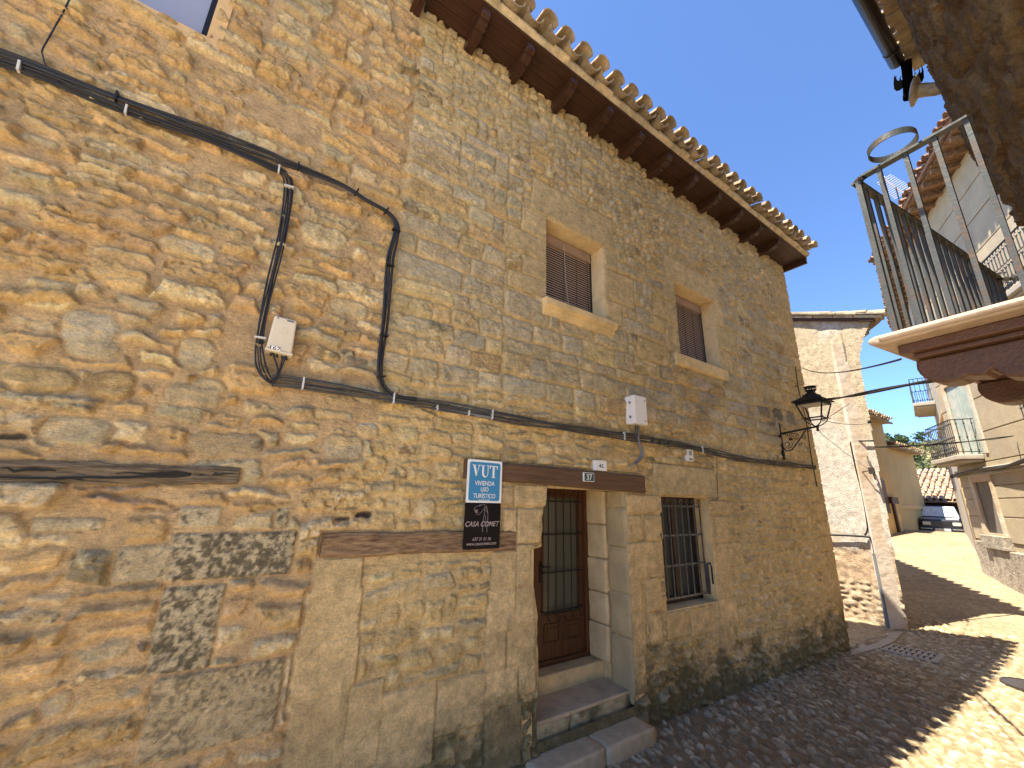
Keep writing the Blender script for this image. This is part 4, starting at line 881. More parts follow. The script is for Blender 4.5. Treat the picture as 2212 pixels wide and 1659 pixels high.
for sx in (-1, 1):
    for sy in (-1, 1):
        fr.bar((LX + sx * top, LY + sy * top, E0 - .03), (LX + sx * mid, LY + sy * mid, LZ + .13), .018, .018)
        fr.tube(spline([(LX + sx * mid, LY + sy * mid, LZ + .13), (LX + sx * mid * .9, LY + sy * mid * .9, LZ + .08), (LX + sx * mid * .45, LY + sy * mid * .45, LZ + .02), (LX, LY, LZ - .01)], 4), .009, 6)
        fr.tube([(LX + sx * mid, LY + sy * mid, LZ + .14), (LX + sx * (mid + .03), LY + sy * (mid + .03), LZ + .12), (LX + sx * (mid + .035), LY + sy * (mid + .035), LZ + .145)], .006, 5)
for sgn in (-1, 1):
    fr.bar((LX - mid, LY + sgn * mid, LZ + .13), (LX + mid, LY + sgn * mid, LZ + .13), .016, .022); fr.bar((LX + sgn * mid, LY - mid, LZ + .13), (LX + sgn * mid, LY + mid, LZ + .13), .016, .022)
fr.lathe([(0, -.08), (.025, -.07), (.016, -.03), (.03, 0), (.0, .03)], (LX, LY, LZ - .01), n=10)
fr.build("frame", M['black_iron'], LP)
gp = MB()
c4 = [(-1, -1), (1, -1), (1, 1), (-1, 1)]
for k in range(4):
    a, b = c4[k], c4[(k + 1) % 4]; gp.add([(LX + a[0] * mid, LY + a[1] * mid, LZ + .14), (LX + b[0] * mid, LY + b[1] * mid, LZ + .14), (LX + b[0] * top, LY + b[1] * top, E0 - .04), (LX + a[0] * top, LY + a[1] * top, E0 - .04)], [(0, 1, 2, 3)])
gp.build("pane", M['lantern_glass'], LP)
hd = MB(); hd.lathe([(.19 * R2, -.055), (.19 * R2, -.02), (.235 * R2, -.012), (.245 * R2, .0), (.12 * R2, .085), (.105 * R2, .09), (.105 * R2, .12), (.075 * R2, .13), (.075, .16), (.07, .19), (.0, .19)], (LX, LY, E0), n=4)
hd.build("hood", M['black_iron'], LP)
ch = MB(); ch.lathe([(.07, .19), (.085, .20), (.085, .207), (.06, .207), (0, .207)], (LX, LY, E0), n=14); ch.lathe([(0, .25), (.075, .25), (.10, .262), (.085, .275), (.03, .29), (0, .295)], (LX, LY, E0), n=14)
for k in range(12): t = 6.283 * k / 12; ch.tube([(LX + .07 * math.cos(t), LY + .07 * math.sin(t), E0 + .205), (LX + .085 * math.cos(t), LY + .085 * math.sin(t), E0 + .228), (LX + .07 * math.cos(t), LY + .07 * math.sin(t), E0 + .252)], .007, 5)
ch.build("chimney", M['black_iron'], LP)
rfl = MB(); rfl.box(LX - .16, LX + .16, LY - .16, LY + .16, E0 - .062, E0 - .056); rfl.build("reflector", M['clip'], LP)
m = MB(); m.box(LX - .07, LX - .024, -.04, -.002, 1.25, 1.56); m.build("mounting_strip", M['stone_grey'], LP)

# ------------------------------------------------------------------ street and terrain
def road_z(X, Y):
    X = np.asarray(X, float)
    return np.interp(X, [-60, 4.0, 9.5, 11.6, 13.0, 23.6, 25.0, 27.8, 30, 80], [-2.25, -2.25, -2.42, -2.43, -2.36, -.96, -.82, -1.33, -1.36, -1.4])
def cobble_mat():
    m, nt, b = new_mat("far cobbles"); N = nt.nodes; L = nt.links
    tc = N.new("ShaderNodeTexCoord"); mp = N.new("ShaderNodeMapping"); mp.inputs["Scale"].default_value = (13, 7, 1); mp.inputs["Rotation"].default_value = (0, 0, .3); L.new(tc.outputs["Object"], mp.inputs[0])
    v = N.new("ShaderNodeTexVoronoi"); v.feature = 'DISTANCE_TO_EDGE'; v.inputs["Scale"].default_value = 1.0; L.new(mp.outputs[0], v.inputs["Vector"])
    v2 = N.new("ShaderNodeTexVoronoi"); v2.inputs["Scale"].default_value = 1.0; L.new(mp.outputs[0], v2.inputs["Vector"])
    n = N.new("ShaderNodeTexNoise"); n.inputs["Scale"].default_value = .6; n.inputs["Detail"].default_value = 6; L.new(tc.outputs["Object"], n.inputs["Vector"])
    r = N.new("ShaderNodeMapRange"); r.inputs[1].default_value = .03; r.inputs[2].default_value = .2; L.new(v.outputs["Distance"], r.inputs[0])
    mx = N.new("ShaderNodeMix"); mx.data_type = 'RGBA'; mx.inputs[6].default_value = (0.294, 0.218, 0.124, 1); mx.inputs[7].default_value = (0.397, 0.309, 0.186, 1); L.new(r.outputs[0], mx.inputs[0])
    hs = N.new("ShaderNodeMapRange"); hs.inputs[1].default_value = .0; hs.inputs[2].default_value = 1.0; hs.inputs[3].default_value = .78; hs.inputs[4].default_value = 1.15; L.new(v2.outputs["Color"], hs.inputs[0])
    h2 = N.new("ShaderNodeMapRange"); h2.inputs[1].default_value = .3; h2.inputs[2].default_value = .7; h2.inputs[3].default_value = .8; h2.inputs[4].default_value = 1.15; L.new(n.outputs[0], h2.inputs[0])
    mm = N.new("ShaderNodeMath"); mm.operation = 'MULTIPLY'; L.new(hs.outputs[0], mm.inputs[0]); L.new(h2.outputs[0], mm.inputs[1])
    mu = N.new("ShaderNodeMix"); mu.data_type = 'RGBA'; mu.blend_type = 'MULTIPLY'; mu.inputs[0].default_value = 1; L.new(mx.outputs[2], mu.inputs[6]); L.new(mm.outputs[0], mu.inputs[7]); L.new(mu.outputs[2], b.inputs["Base Color"])
    bp = N.new("ShaderNodeBump"); bp.inputs["Strength"].default_value = .7; bp.inputs["Distance"].default_value = .03; L.new(r.outputs[0], bp.inputs["Height"]); L.new(bp.outputs[0], b.inputs["Normal"]); b.inputs["Roughness"].default_value = .85
    return m
M['cobble'] = cobble_mat()
def sheet(name, xs, ys, zf, mat, kind="structure"):
    X_, Y_ = np.meshgrid(xs, ys); Z_ = zf(X_, Y_); nx, ny = len(xs), len(ys)
    v = np.stack([X_, Y_, Z_], -1).reshape(-1, 3); f = [(j * nx + i, j * nx + i + 1, (j + 1) * nx + i + 1, (j + 1) * nx + i) for j in range(ny - 1) for i in range(nx - 1)]
    me = bpy.data.meshes.new(name); me.from_pydata(v.tolist(), [], f); me.materials.append(mat); me.polygons.foreach_set("use_smooth", [True] * len(f)); me.update()
    o = place(name, me, None, (0, 0, 0)); return tag(o, kind=kind)
M['earth'] = surf("dry hillside earth", (.30, .24, .13), var=.3, scale=.4, bump=0, col2=(.15, .15, .06), mixscale=.12, patch=(.42, .55))
tag(sheet("road", np.unique(np.concatenate([np.linspace(-60, 12, 73), np.linspace(12, 46, 69)])), np.linspace(-60, 30, 91), lambda X, Y: road_z(X, Y) - .012, M['cobble']))
def hill_z(X, Y):
    h = np.interp(X, [-300, 44, 60, 100, 150, 185, 260, 400], [-3, -3, -1.0, 6.0, 14.2, 17.2, 15, 9]); w = 2.2 * np.sin(X * .05 + 1) * np.sin(Y * .045) + 1.2 * np.sin(X * .13 + Y * .1)
    return h + w * sstep(50, 90, X) - .02
sheet("hill", np.linspace(-300, 400, 141), np.linspace(-300, 300, 81), hill_z, M['earth'])
S = Relief(grid_axis(.6, 13.2, lambda x: .012 + max(0, x - 3) * .0022, []), grid_axis(-3.95, .06, lambda y: .014, []), seed=51, mortar=(.27, .195, .11), mrough=.006)
rng = np.random.default_rng(77); y = -3.95
row = 0
while y < .05:
    ln = rng.uniform(.10, .15); x = .6 + rng.uniform(0, .1)
    while x < 13.2:
        w = rng.uniform(.045, .085)
        if rng.random() > (.40 if (x < 4.9 and y > -.75) else .16):
            tone = rng.uniform(.75, 1.25); base = [(.46, .36, .22), (.40, .305, .175), (.56, .455, .295), (.34, .245, .14)][rng.choice(4, p=[.4, .3, .15, .15])]
            st = dict(cx=x + w / 2, cz=y + ln / 2 + rng.normal(0, .022), hw=w * .5 * rng.uniform(.62, .92), hh=ln * .5 * rng.uniform(.65, 1.0), rot=rng.normal(-.30, .28), r=.03, warp=(.006, .0), prot=rng.uniform(.016, .036), edge=.020, rough=.003, chip=.002, col=tuple(np.array(base) * tone), cvar=.2, soft=.008, gap=0)
            w_ = S.win(st['cx'], st['cz'], st['hw'], st['hh'], .05)
            S.lay(st)
        x += w + .008
    y += ln * .93
gro = sstep(.05, .22, S.patch); S.C *= (1 - .22 * gro)[..., None]
S.H += .012 * S.wave
keep = np.ones((len(S.zs) - 1, len(S.xs) - 1), bool)
M['pebble'] = masonry_mat("set pebbles", bump=.3)
tag(place("street", S.mesh("street", keep, mat=M['pebble'], xy=lambda X, Y, H: np.stack([X, Y, road_z(X, Y) + H - .006], -1))), kind="structure")
M['kerb'] = surf("worn concrete strip", (.33, .275, .205), var=.15, scale=6, bump=.2)
k = [atz(px, py, -2.40) for px, py in ((1838, 1417), (1868, 1408), (1903, 1400), (1932, 1386), (1950, 1367))]; k2 = [atz(px, py, -2.40) for px, py in ((1836, 1406), (1866, 1398), (1893, 1390), (1915, 1378), (1925, 1366))]
kb = MB(); n = len(k); kb.add([(p[0], p[1], -2.388) for p in k] + [(p[0], p[1], -2.388) for p in k2] + [(p[0], p[1], -2.5) for p in k] + [(p[0], p[1], -2.5) for p in k2], [(i, i + 1, n + i + 1, n + i) for i in range(n - 1)] + [(2 * n + i, 2 * n + i + 1, i + 1, i) for i in range(n - 1)] + [(n + i, n + i + 1, 3 * n + i + 1, 3 * n + i) for i in range(n - 1)])
tag(kb.build("kerb_strip", M['kerb'], None, loc=(0, 0, 0)), kind="structure")
M['bounce_pale'] = surf("pale bounce sheet", (.64, .56, .43), var=.12, scale=3, bump=.2)
tag(sheet("bounce_sheet", np.linspace(-24, .9, 20), np.linspace(-22, -1.7, 20), lambda X, Y: road_z(X, Y) + .012, M['bounce_pale']))  # added out of view, pale so that it bounces sunlight onto the facade
# drain and manhole
gc = atz(1973, 1412, -2.415); DR = thing("drain_grate", gc, "stone drain with two rows of dark slots near the house corner", "drain grate")
m = MB(); m.box(gc[0] - .30, gc[0] + .30, gc[1] - .36, gc[1] + .36, -2.46, -2.392); m.build("frame", M['kerb'], DR, bevel=.02)
for r in (-1, 1):
    m = MB()
    for k in range(8): y = gc[1] - .27 + k * .075; m.prism([(-.10, -.008), (-.03, .014), (.03, .014), (.10, -.008), (.10, .016), (.03, .042), (-.03, .042), (-.10, .016)], (gc[0] + r * .135, y, -2.393), (1, 0, 0), (0, 1, 0), (0, 0, .0025))
    m.build("slot_row", M['dark'], DR)
mc = atz(2226, 1484, -2.40); m = MB(); m.lathe([(0, -.05), (.29, -.05), (.29, .022), (.27, .024), (.27, .018), (0, .020)], mc, n=28); tag(m.build("manhole_cover", M['zinc'], None, loc=mc), "round grey iron manhole cover at the right edge of the street", "manhole cover")

# ------------------------------------------------------------------ the worn plaster house past the alley
PH = thing("plaster_house", (12.2, 0, -2.4), "narrow house with worn whitish plaster and bare stones at its foot", "house")
TX = 12.2
T = Relief(np.arange(-.75, 4.2, .028), np.arange(-2.75, 5.8, .028), seed=71, mortar=(.56, .50, .41), mrough=.010)
ty, tz = T.X, T.Z
T.H = .035 * T.wave + .030 * fbm(ty / .35, tz / .22, 301, 4) + .007 * T.chip; T.D[:] = 9
c0 = np.array((.47, .39, .27), np.float32); cw = np.array((.53, .475, .40), np.float32); cb = np.array((.52, .41, .28), np.float32); cg = np.array((.44, .41, .37), np.float32)
wh = sstep(-.16, .14, fbm(ty / 1.1, tz / 1.6, 310, 4) + .22 * (1 - np.abs(tz - .6) / 2.2))[..., None]; bb = sstep(.10, .22, fbm(ty / .8, tz / 1.1, 320, 4) - .03 * (tz > 3))[..., None]; gg = sstep(.08, .25, fbm(ty / .9, tz / .5, 331, 4))[..., None]
Cc = c0 * (1 - wh) + cw * wh; Cc = Cc * (1 - .75 * bb) + cb * bb * .75; Cc = Cc * (1 - .5 * gg * wh) + cg * .5 * gg * wh; T.C = (Cc * (1 + .22 * T.chip)[..., None]).astype(np.float32)
low = sstep(.16, -.02, tz + .98 + .75 * fbm(ty / .7, tz / .6, 340, 3) + .10 * T.chip); T.H -= .02 * low
T.C = (T.C * (1 - low[..., None]) + np.array((.47, .34, .22), np.float32) * (1 + .6 * T.patch + .4 * T.chip)[..., None] * low[..., None]).astype(np.float32); T.H += .05 * low * fbm(ty * 7, tz * 11, 350, 4)
rngT = np.random.default_rng(31); cl = []; bsp(-.75, 4.2, -2.75, -1.55, .55, .26, rngT, cl)
for (a, b, c, d) in cl:
    T.lay(dict(cx=(a + b) / 2, cz=(c + d) / 2, hw=(b - a) / 2 - .025, hh=(d - c) / 2 - .022, r=.06, rot=rngT.normal(0, .08), warp=(.02, .03), prot=rngT.uniform(-.008, .010), edge=.04, rough=.012, chip=.006, facet=.02, col=tuple(np.array((.50, .40, .27)) * rngT.uniform(.8, 1.15)), cvar=.4, soft=.012, rag=.03, gap=0))
crack = np.exp(-((T.X * .8 + .9 + .22 * T.wave - (tz + 2.3) * .25) / .02) ** 2) * (tz < -1.1); T.H -= .05 * crack; T.C *= (1 - .6 * crack)[..., None]
yl_ = np.interp(tz, [-2.75, -2.3, 3.0, 3.6, 4.0, 4.3, 6], [-.21, -.21, -.37, -.42, -.55, -.72, -.72]) + .03 * T.u
top = 4.42 + (ty + .92) * .37
kt = ((ty > yl_) & (tz < top))[:-1, :-1]
place("wall", T.mesh("wall", kt, xy=lambda Y, Z, H: np.stack([TX - H, Y, Z], -1)), PH)
fd = np.array((.80, .60, 0.0)); fn = np.array((.60, -.80, 0.0))
m = MB(); A = np.array((TX + .03, -.20, 0)); B = A + fd * 6.2
def wallq(mb, a, b, z0, z1, th): d = (b - a) / np.linalg.norm(b - a); nn = np.array((-d[1], d[0], 0)); mb.add([a + (0, 0, z0), b + (0, 0, z0), b + nn * th + (0, 0, z0), a + nn * th + (0, 0, z0), a + (0, 0, z1), b + (0, 0, z1), b + nn * th + (0, 0, z1), a + nn * th + (0, 0, z1)], [(3, 2, 1, 0), (4, 5, 6, 7), (0, 1, 5, 4), (1, 2, 6, 5), (2, 3, 7, 6), (3, 0, 4, 7)])
wallq(m, A, B, -2.7, 4.0, .3); m.build("front_wall", M['plaster'], PH)
m = MB(); cprof = [(.0, 3.55), (.05, 3.60), (.10, 3.75), (.20, 3.95), (.36, 4.12), (.50, 4.20), (.50, 4.28), (-.1, 4.28), (-.1, 3.5)]
m.prism(cprof, A + fd * .0 + np.array((.0, .0, 0)), fn, (0, 0, 1), fd * 6.2); m.build("cornice", M['cream'], PH)
rf = MB(); up_ = np.array((0, 1.0, 0.0)); tile_roof(rf, A + fn * .62 - fd * .55 + np.array((0, 0, 4.42)), fd, up_, 6.4, 4.2, math.radians(20.3), spacing=.30, r=.11, rows=3, rng=np.random.default_rng(12))
sl_ = up_ * math.cos(.349) + np.array((0, 0, math.sin(.349))); o = A + fn * .5 - fd * .35 + np.array((0, 0, 4.38)); rf.obox(o + fd * 3.1 + sl_ * 2.1, fd * 3.1, sl_ * 2.2, np.array((0, -.01, .03)))
roof = rf.build("roof", M['tile'], PH)
# verge seen from the street: overlapping flat stones and a dark board under them
vg = MB(); vb = MB(); sd = np.array((0, 1, .37)); sd /= np.linalg.norm(sd); vn = np.array((0, -.37, 1)); vn /= np.linalg.norm(vn); rng = np.random.default_rng(5); t = 0.0
v0 = np.array((TX - .10, -.98, 4.41))
while t < 5.0:
    w = rng.uniform(.35, .6); vg.obox(v0 + sd * (t + w / 2) + vn * (.06 + rng.uniform(0, .02)) + np.array((.10 + rng.uniform(-.03, .03), 0, 0)), sd * (w / 2 + .06), (.14, 0, 0), vn * .032 + sd * .0); vg.obox(v0 + sd * (t + w / 2) + vn * .0 + np.array((.13, 0, 0)), sd * (w / 2 - .01), (.13, 0, 0), vn * .035); t += w
vg.build("verge_stones", M['stone_grey'], PH, bevel=.012)
vb.obox(v0 + sd * 2.7 - vn * .075 + np.array((.13, 0, 0)), sd * 2.55, (.10, 0, 0), vn * .035); vb.build("verge_board", M['dark_wood'], PH)
def tpts(px, off): return [atx(a, b, TX - off) for a, b in px]
def pipe(name, label, px, r, mat, off, n=8, cat="pipe", k=5, fn_=None):
    p = spline((fn_ or tpts)(px, off), k); m = MB(); m.tube(p, r, n); return tag(m.build(name, mat, None, loc=p[-1], smooth=True), label, cat)
pipe("downpipe", "grey drain pipe running down the worn plaster wall to the street", [(1889, 1196), (1893, 1212), (1909, 1297), (1923, 1378)], .048, M['conduit'], .10)
pipe("wall_pipe", "thin dark pipe crossing the plaster wall into the grey drain pipe", [(1770, 1155), (1810, 1156), (1868, 1159), (1881, 1164), (1887, 1182), (1890, 1200)], .022, M['black_iron'], .08)
pipe("wall_pipe", "thin dark cable pipe bent at the top of the plaster wall", [(1888, 952), (1845, 953), (1838, 957), (1839, 966), (1849, 1013), (1863, 1069), (1874, 1138), (1868, 1156)], .018, M['black_iron'], .07)
p = atx(1880, 914, TX - .02); m = MB(); m.tube([p, p + np.array((-.14, -.02, 0))], .012, 6); m.lathe([(0, -.02), (.03, -.02), (.035, .02), (.02, .05), (0, .05)], p + np.array((-.14, -.02, 0)), n=8); tag(m.build("insulator", M['black_iron'], None, loc=p), "small black insulator near the edge of the plaster wall", "insulator")
p = [atx(*q, TX - d) for q, d in (((1873, 986), .05), ((1882, 1012), .22), ((1891, 1036), .05))]; q_ = [atx(*q, TX - d) for q, d in (((1852, 1022), .03), ((1880, 1016), .22))]
m = MB(); m.tube(p, .016, 6); m.tube(q_, .012, 6); m.box(p[1][0] - .03, p[1][0] + .03, p[1][1] - .05, p[1][1] + .05, p[1][2] - .12, p[1][2] + .02); tag(m.build("cable_bracket", M['zinc'], None, loc=p[1]), "small iron cable bracket low on the plaster wall", "bracket")

# ------------------------------------------------------------------ wires across the street
def wire(label, a, b, sag, r, n=1, mat='cable', group=None, name="overhead_wire"):
    a = np.asarray(a, float); b = np.asarray(b, float); m = MB(); rng = np.random.default_rng(int(abs(a[0] * 100)) + n)
    for k in range(n):
        ph = rng.uniform(0, 6.28); m.tube([a + (b - a) * t + np.array((0, 0, -sag * 4 * t * (1 - t))) + (np.array((0, math.cos(ph + 9 * t), math.sin(ph + 9 * t))) * r * 1.1 if n > 1 else 0) for t in np.linspace(0, 1, 26)], r, 6)
    return tag(m.build(name, M[mat], None, loc=a, smooth=True), label, "wire", group)
ca = at(1745, 870, -.03); cb_ = atx(2055, 824, 3.40)
wire("thick twisted black cable from the street lamp corner to the wooden balcony corbels", (9.6, -.05, ca[2]), (3.3, -3.15, cb_[2] + .0), .0, .012, 3)
wire("thin wire crossing the sky from the house corner to the iron balcony", (9.63, -.03, at(1722, 792, 0)[2]), atx(1946, 776, 3.2), .10, .007)
wire("thin wire hanging between the lamp and the insulator on the plaster wall", (LX + .1, LY, LZ + .13), atx(1880, 914, TX - .15), .06, .006)
wire("thin slanting wire from the lamp foot down to the plaster wall bracket", (LX, LY, LZ - .08), atx(1880, 1016, TX - .2), .03, .004)
wire("thin slanting wire rising behind the lamp glass", (9.62, -.04, at(1755, 925, 0)[2]), atx(1835, 872, 5.0), .0, .003)
cables("thin_cable", "thin black cable running down the far corner of the sandstone house", [(1719, 791), (1722, 815), (1728, 853), (1739, 905), (1751, 970), (1764, 1052)], 1, .008, 0, M['cable'], seed=50, y=-.04)

# ------------------------------------------------------------------ ochre houses, shed and car at the top of the street
OH = thing("ochre_house", (23.8, 2.4, -1.1), "tall ochre rendered house just behind the plaster house, tiled eaves", "house")
m = MB(); m.box(22.4, 25.35, 2.47, 8, -3, 3.92); m.build("wall", M['ochre'], OH)
m = MB(); tile_roof(m, (22.3, 2.10, 4.05), (1, 0, 0), (0, 1, 0), 3.1, 4.0, math.radians(17), rows=2); m.obox((23.87, 4.1, 4.48), (1.55, 0, 0), (0, 2.0, .58), (0, -.01, .04)); m.box(22.3, 25.45, 2.18, 2.48, 3.91, 3.97); m.build("roof", M['tile'], OH)
da = at(1926, 1088, 2.45); db = at(1941, 1148, 2.45)
m = MB(); m.box(da[0], db[0] + .1, 2.38, 2.52, -1.9, da[2] + .0); dr = m.build("door", M['dark_wood'], OH)
m = MB(); m.box(da[0] - .35, db[0] + .45, 2.32, 2.48, da[2] + .003, da[2] + .28); m.build("lintel", M['dark_wood'], OH)
m = MB()
for k in range(6): z = -1.45 + k * .32; m.box(db[0] + .12, db[0] + (.5 if k % 2 else .36), 2.39, 2.49, z, z + .305)
m.build("jamb", M['ashlar'], OH, bevel=.01)
w_ = at(1908, 1066, 2.45); m = MB(); m.box(w_[0] - .5, w_[0] + .35, 2.41, 2.48, w_[2] - .8, w_[2] + .6); m.build("window", M['dark_wood'], OH)
LH = thing("low_ochre_house", (27.5, 2.6, -1.1), "lower ochre house with a plain wall and thin tiled eaves left of the dark car", "house")
m = MB(); m.box(25.36, 30.2, 2.62, 8, -3, 2.85); m.build("wall", M['ochre'], LH)
m = MB(); m.box(25.37, 30.25, 2.56, 2.63, .05, .22); m.build("band", M['mortar_warm'], LH)
m = MB(); tile_roof(m, (25.5, 2.25, 2.98), (1, 0, 0), (0, 1, 0), 4.9, 4.0, math.radians(17), rows=2); m.obox((27.9, 4.2, 3.45), (2.4, 0, 0), (0, 2.0, .58), (0, -.01, .04)); m.box(25.4, 30.3, 2.34, 2.63, 2.84, 2.92); m.build("roof", M['tile'], LH)
SD = thing("tiled_shed", (32, 3, -1.2), "low open shed with red and buff tiled roof behind the car", "shed")
m = MB(); tile_roof(m, (31.0, -1.0, .50), (0, 1, 0), (1, 0, 0), 8.0, 4.6, math.radians(24), spacing=.26, r=.10, rows=12, rng=np.random.default_rng(44), jit=.02); m.obox((33.1, 3.0, 1.36), (0, 4.0, 0), (2.1, 0, .93), (-.02, 0, .03)); m.build("roof", M['tile_red'], SD)
m = MB(); m.box(31.3, 31.45, -1.0, 7, .25, .42); m.box(31.3, 31.5, .9, 1.1, -1.5, .3); m.box(31.3, 31.5, 4.2, 4.4, -1.5, .3); m.build("post_frame", M['dark_wood'], SD)
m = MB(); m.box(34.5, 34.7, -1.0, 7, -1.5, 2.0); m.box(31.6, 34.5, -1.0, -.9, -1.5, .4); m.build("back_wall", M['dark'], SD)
FH = thing("far_pale_house", (58, 5, 0), "small pale grey house wall far off below the wooded hill", "house")
m = MB(); m.box(55, 60, 3.4, 6.2, -2, 3.3); m.build("wall", M['grey_render'], FH); m = MB(); m.prism([(3.2, 3.28), (6.4, 3.28), (4.8, 3.9)], (54.8, 0, 0), (0, 1, 0), (0, 0, 1), (5.4, 0, 0)); m.build("roof", M['tile'], FH)

# car facing the camera
M['car_paint'] = surf("black car paint", (.012, .012, .020), rough=.2, spec=.4, bump=0, var=.05, coat=.3)
M['chrome'] = surf("chrome", (.6, .6, .6), rough=.15, metal=1.0, bump=0, var=0)
M['tyre'] = surf("tyre rubber", (.02, .02, .02), rough=.8, bump=0)
M['lamp_glass'] = glass_mat("headlamp glass", (.62, .60, .52), .12, .8)
M['sunshade'] = surf("silver windscreen sunshade behind glass", (.70, .71, .68), rough=.3, var=.45, scale=6, bump=.4, bscale=9, metal=.15, spec=.5)
cf = np.array((-.985, -.17, 0)); cs = np.array((.17, -.985, 0)); cO = np.array((26.6, 1.02, -1.16))
cO = atx(2036, 1140, 28.2); cO = np.array((cO[0], cO[1], -1.33))
def cw(l, s, z): return cO - cf * l + cs * s + np.array((0, 0, z))
CR = thing("parked_car", cO, "small black off-road car with a silver sunshade parked at the top of the street", "car")
def loft(secs, n=None):
    m = MB(); k = len(secs[0]); vs = [p for s in secs for p in s]; fs = []
    for i in range(len(secs) - 1):
        for j in range(k): fs.append((i * k + j, i * k + (j + 1) % k, (i + 1) * k + (j + 1) % k, (i + 1) * k + j))
    fs += [tuple(range(k))[::-1], tuple((len(secs) - 1) * k + j for j in range(k))]; m.add(vs, fs); return m
def sec(l, wb, wt, zb, zt, r=.08): return [cw(l, s, z) for s, z in ((-wb, zb), (-wb - .02, zb + .12), (-wb, (zb + zt) / 2), (-wt, zt - r), (-wt + r, zt), (wt - r, zt), (wt, zt - r), (wb, (zb + zt) / 2), (wb + .02, zb + .12), (wb, zb))]
m = loft([sec(0, .70, .66, .34, .86), sec(.06, .76, .72, .30, .93), sec(.5, .79, .75, .28, .99), sec(1.05, .80, .76, .28, 1.03), sec(2.5, .80, .76, .28, 1.02), sec(3.45, .79, .75, .30, 1.0), sec(3.55, .74, .70, .36, .92)]); m.build("body", M['car_paint'], CR, bevel=.015)
def sec2(l0, l1, w0, w1, z0, z1): return [cw(l0, -w0, z0), cw(l1, -w1, z1), cw(l1, w1, z1), cw(l0, w0, z0)]
m = MB(); P8 = [cw(1.02, -.72, 1.0), cw(1.02, .72, 1.0), cw(3.5, .72, .98), cw(3.5, -.72, .98), cw(1.42, -.60, 1.55), cw(1.42, .60, 1.55), cw(3.35, .60, 1.55), cw(3.35, -.60, 1.55)]
m.add(P8, [(3, 2, 1, 0), (4, 5, 6, 7), (0, 1, 5, 4), (1, 2, 6, 5), (2, 3, 7, 6), (3, 0, 4, 7)]); cab = m.build("cabin", M['car_paint'], CR, bevel=.04, segs=3)
m = MB(); u0, u1 = np.array(P8[0]), np.array(P8[4]); nn = np.cross(np.array(P8[1]) - u0, u1 - u0); nn /= np.linalg.norm(nn); nn = nn if nn.dot(cf) > 0 else -nn
def ws(s, t, off=.012): a = P8[0] + (P8[1] - P8[0]) * s; b = P8[4] + (P8[5] - P8[4]) * s; return a + (b - a) * t + nn * off
m.add([ws(.05, .10), ws(.95, .10), ws(.95, .93), ws(.05, .93), ws(.05, .10, .002), ws(.95, .10, .002), ws(.95, .93, .002), ws(.05, .93, .002)], [(0, 1, 2, 3), (7, 6, 5, 4), (0, 4, 5, 1), (1, 5, 6, 2), (2, 6, 7, 3), (3, 7, 4, 0)]); m.build("windscreen", M['sunshade'], cab)
for s in (-1, 1):
    m = MB(); m.prism(rrect(-.14, .14, -.075, .075, .04), cw(-.012, s * .50, .74), cs, (0, 0, 1), -cf * .05); m.build("headlight", M['lamp_glass'], CR)
    m = MB(); m.obox(cw(1.15, s * .88, 1.06), cf * .04, cs * .09, (0, 0, .07)); m.build("mirror", M['car_paint'], CR, bevel=.02)
    for l in (.62, 2.85):
        m = MB(); m.lathe([(.20, -.1), (.33, -.1), (.35, -.07), (.35, .07), (.33, .1), (.20, .1)], cw(l, s * .70, .35), axis=cs, n=20, ref=(0, 0, 1)); wl_ = m.build("wheel", M['tyre'], CR)
        m = MB(); m.lathe([(0, -.06), (.2, -.06), (.2, .085), (.12, .10), (0, .10)], cw(l, s * .70, .35), axis=cs * s, n=16, ref=(0, 0, 1)); m.build("rim", M['chrome'], wl_)
m = MB()
for k in range(5): m.obox(cw(-.006, -.24 + .12 * k, .76), cf * .012, cs * .042, (0, 0, .028))
m.build("grille", M['zinc'], CR)
m = MB(); m.obox(cw(-.03, 0, .47), cf * .06, cs * .78, (0, 0, .095)); bmp = m.build("bumper", M['car_paint'], CR, bevel=.03, segs=3)
for s in (-1, 1): m = MB(); m.obox(cw(-.092, s * .53, .50), cf * .006, cs * .20, (0, 0, .018)); m.build("trim", M['chrome'], bmp)
m = MB(); m.obox(cw(-.095, 0, .47), cf * .006, cs * .26, (0, 0, .055)); m.build("number_plate", M['white'], bmp)

# ------------------------------------------------------------------ the cream house on the right of the street
KX = np.array((18.3, -.62, 0.0)); EE = np.array((-.894, -.447, 0.0)); NN = np.array((-.447, .894, 0.0)); E2 = np.array((.982, .19, 0.0)); N2 = np.array((-.19, .982, 0.0))
class Face:
    def __init__(s, K, e, n): s.K, s.e, s.n = K, e, n
    def P(s, a, off, z): return s.K + s.e * a + s.n * off + np.array((0, 0, z))
    def box(s, mb, a0, a1, o0, o1, z0, z1): mb.obox((s.P(a0, o0, z0) + s.P(a1, o1, z1)) / 2, s.e * (a1 - a0) / 2, s.n * (o1 - o0) / 2, (0, 0, (z1 - z0) / 2)); return mb
FA = Face(KX, EE, NN); FB = Face(KX + np.array((0.3, .0, 0)), E2, N2)
CH = thing("cream_house", KX + np.array((0, 0, -1.7)), "tall cream house with grooved render, iron balconies and ragged tiled eaves", "house")
m = MB(); FA.box(m, 0, 10.5, -6, -.03, -3, 8.6); m.build("core", M['cream'], CH)
zj = [-.75, -.12, .345, .67, 1.30, 2.06, 2.95, 3.80, 4.62, 5.45, 6.25, 7.05, 7.80, 8.6]
DO = [(.62, 1.95, 1.50, 3.62), (.86, 1.72, -.55, .80), (6.5, 7.4, 4.30, 6.4), (6.3, 7.2, 1.3, 3.4), (2.9, 3.6, 4.4, 5.9)]
m = MB(); g_ = MB()
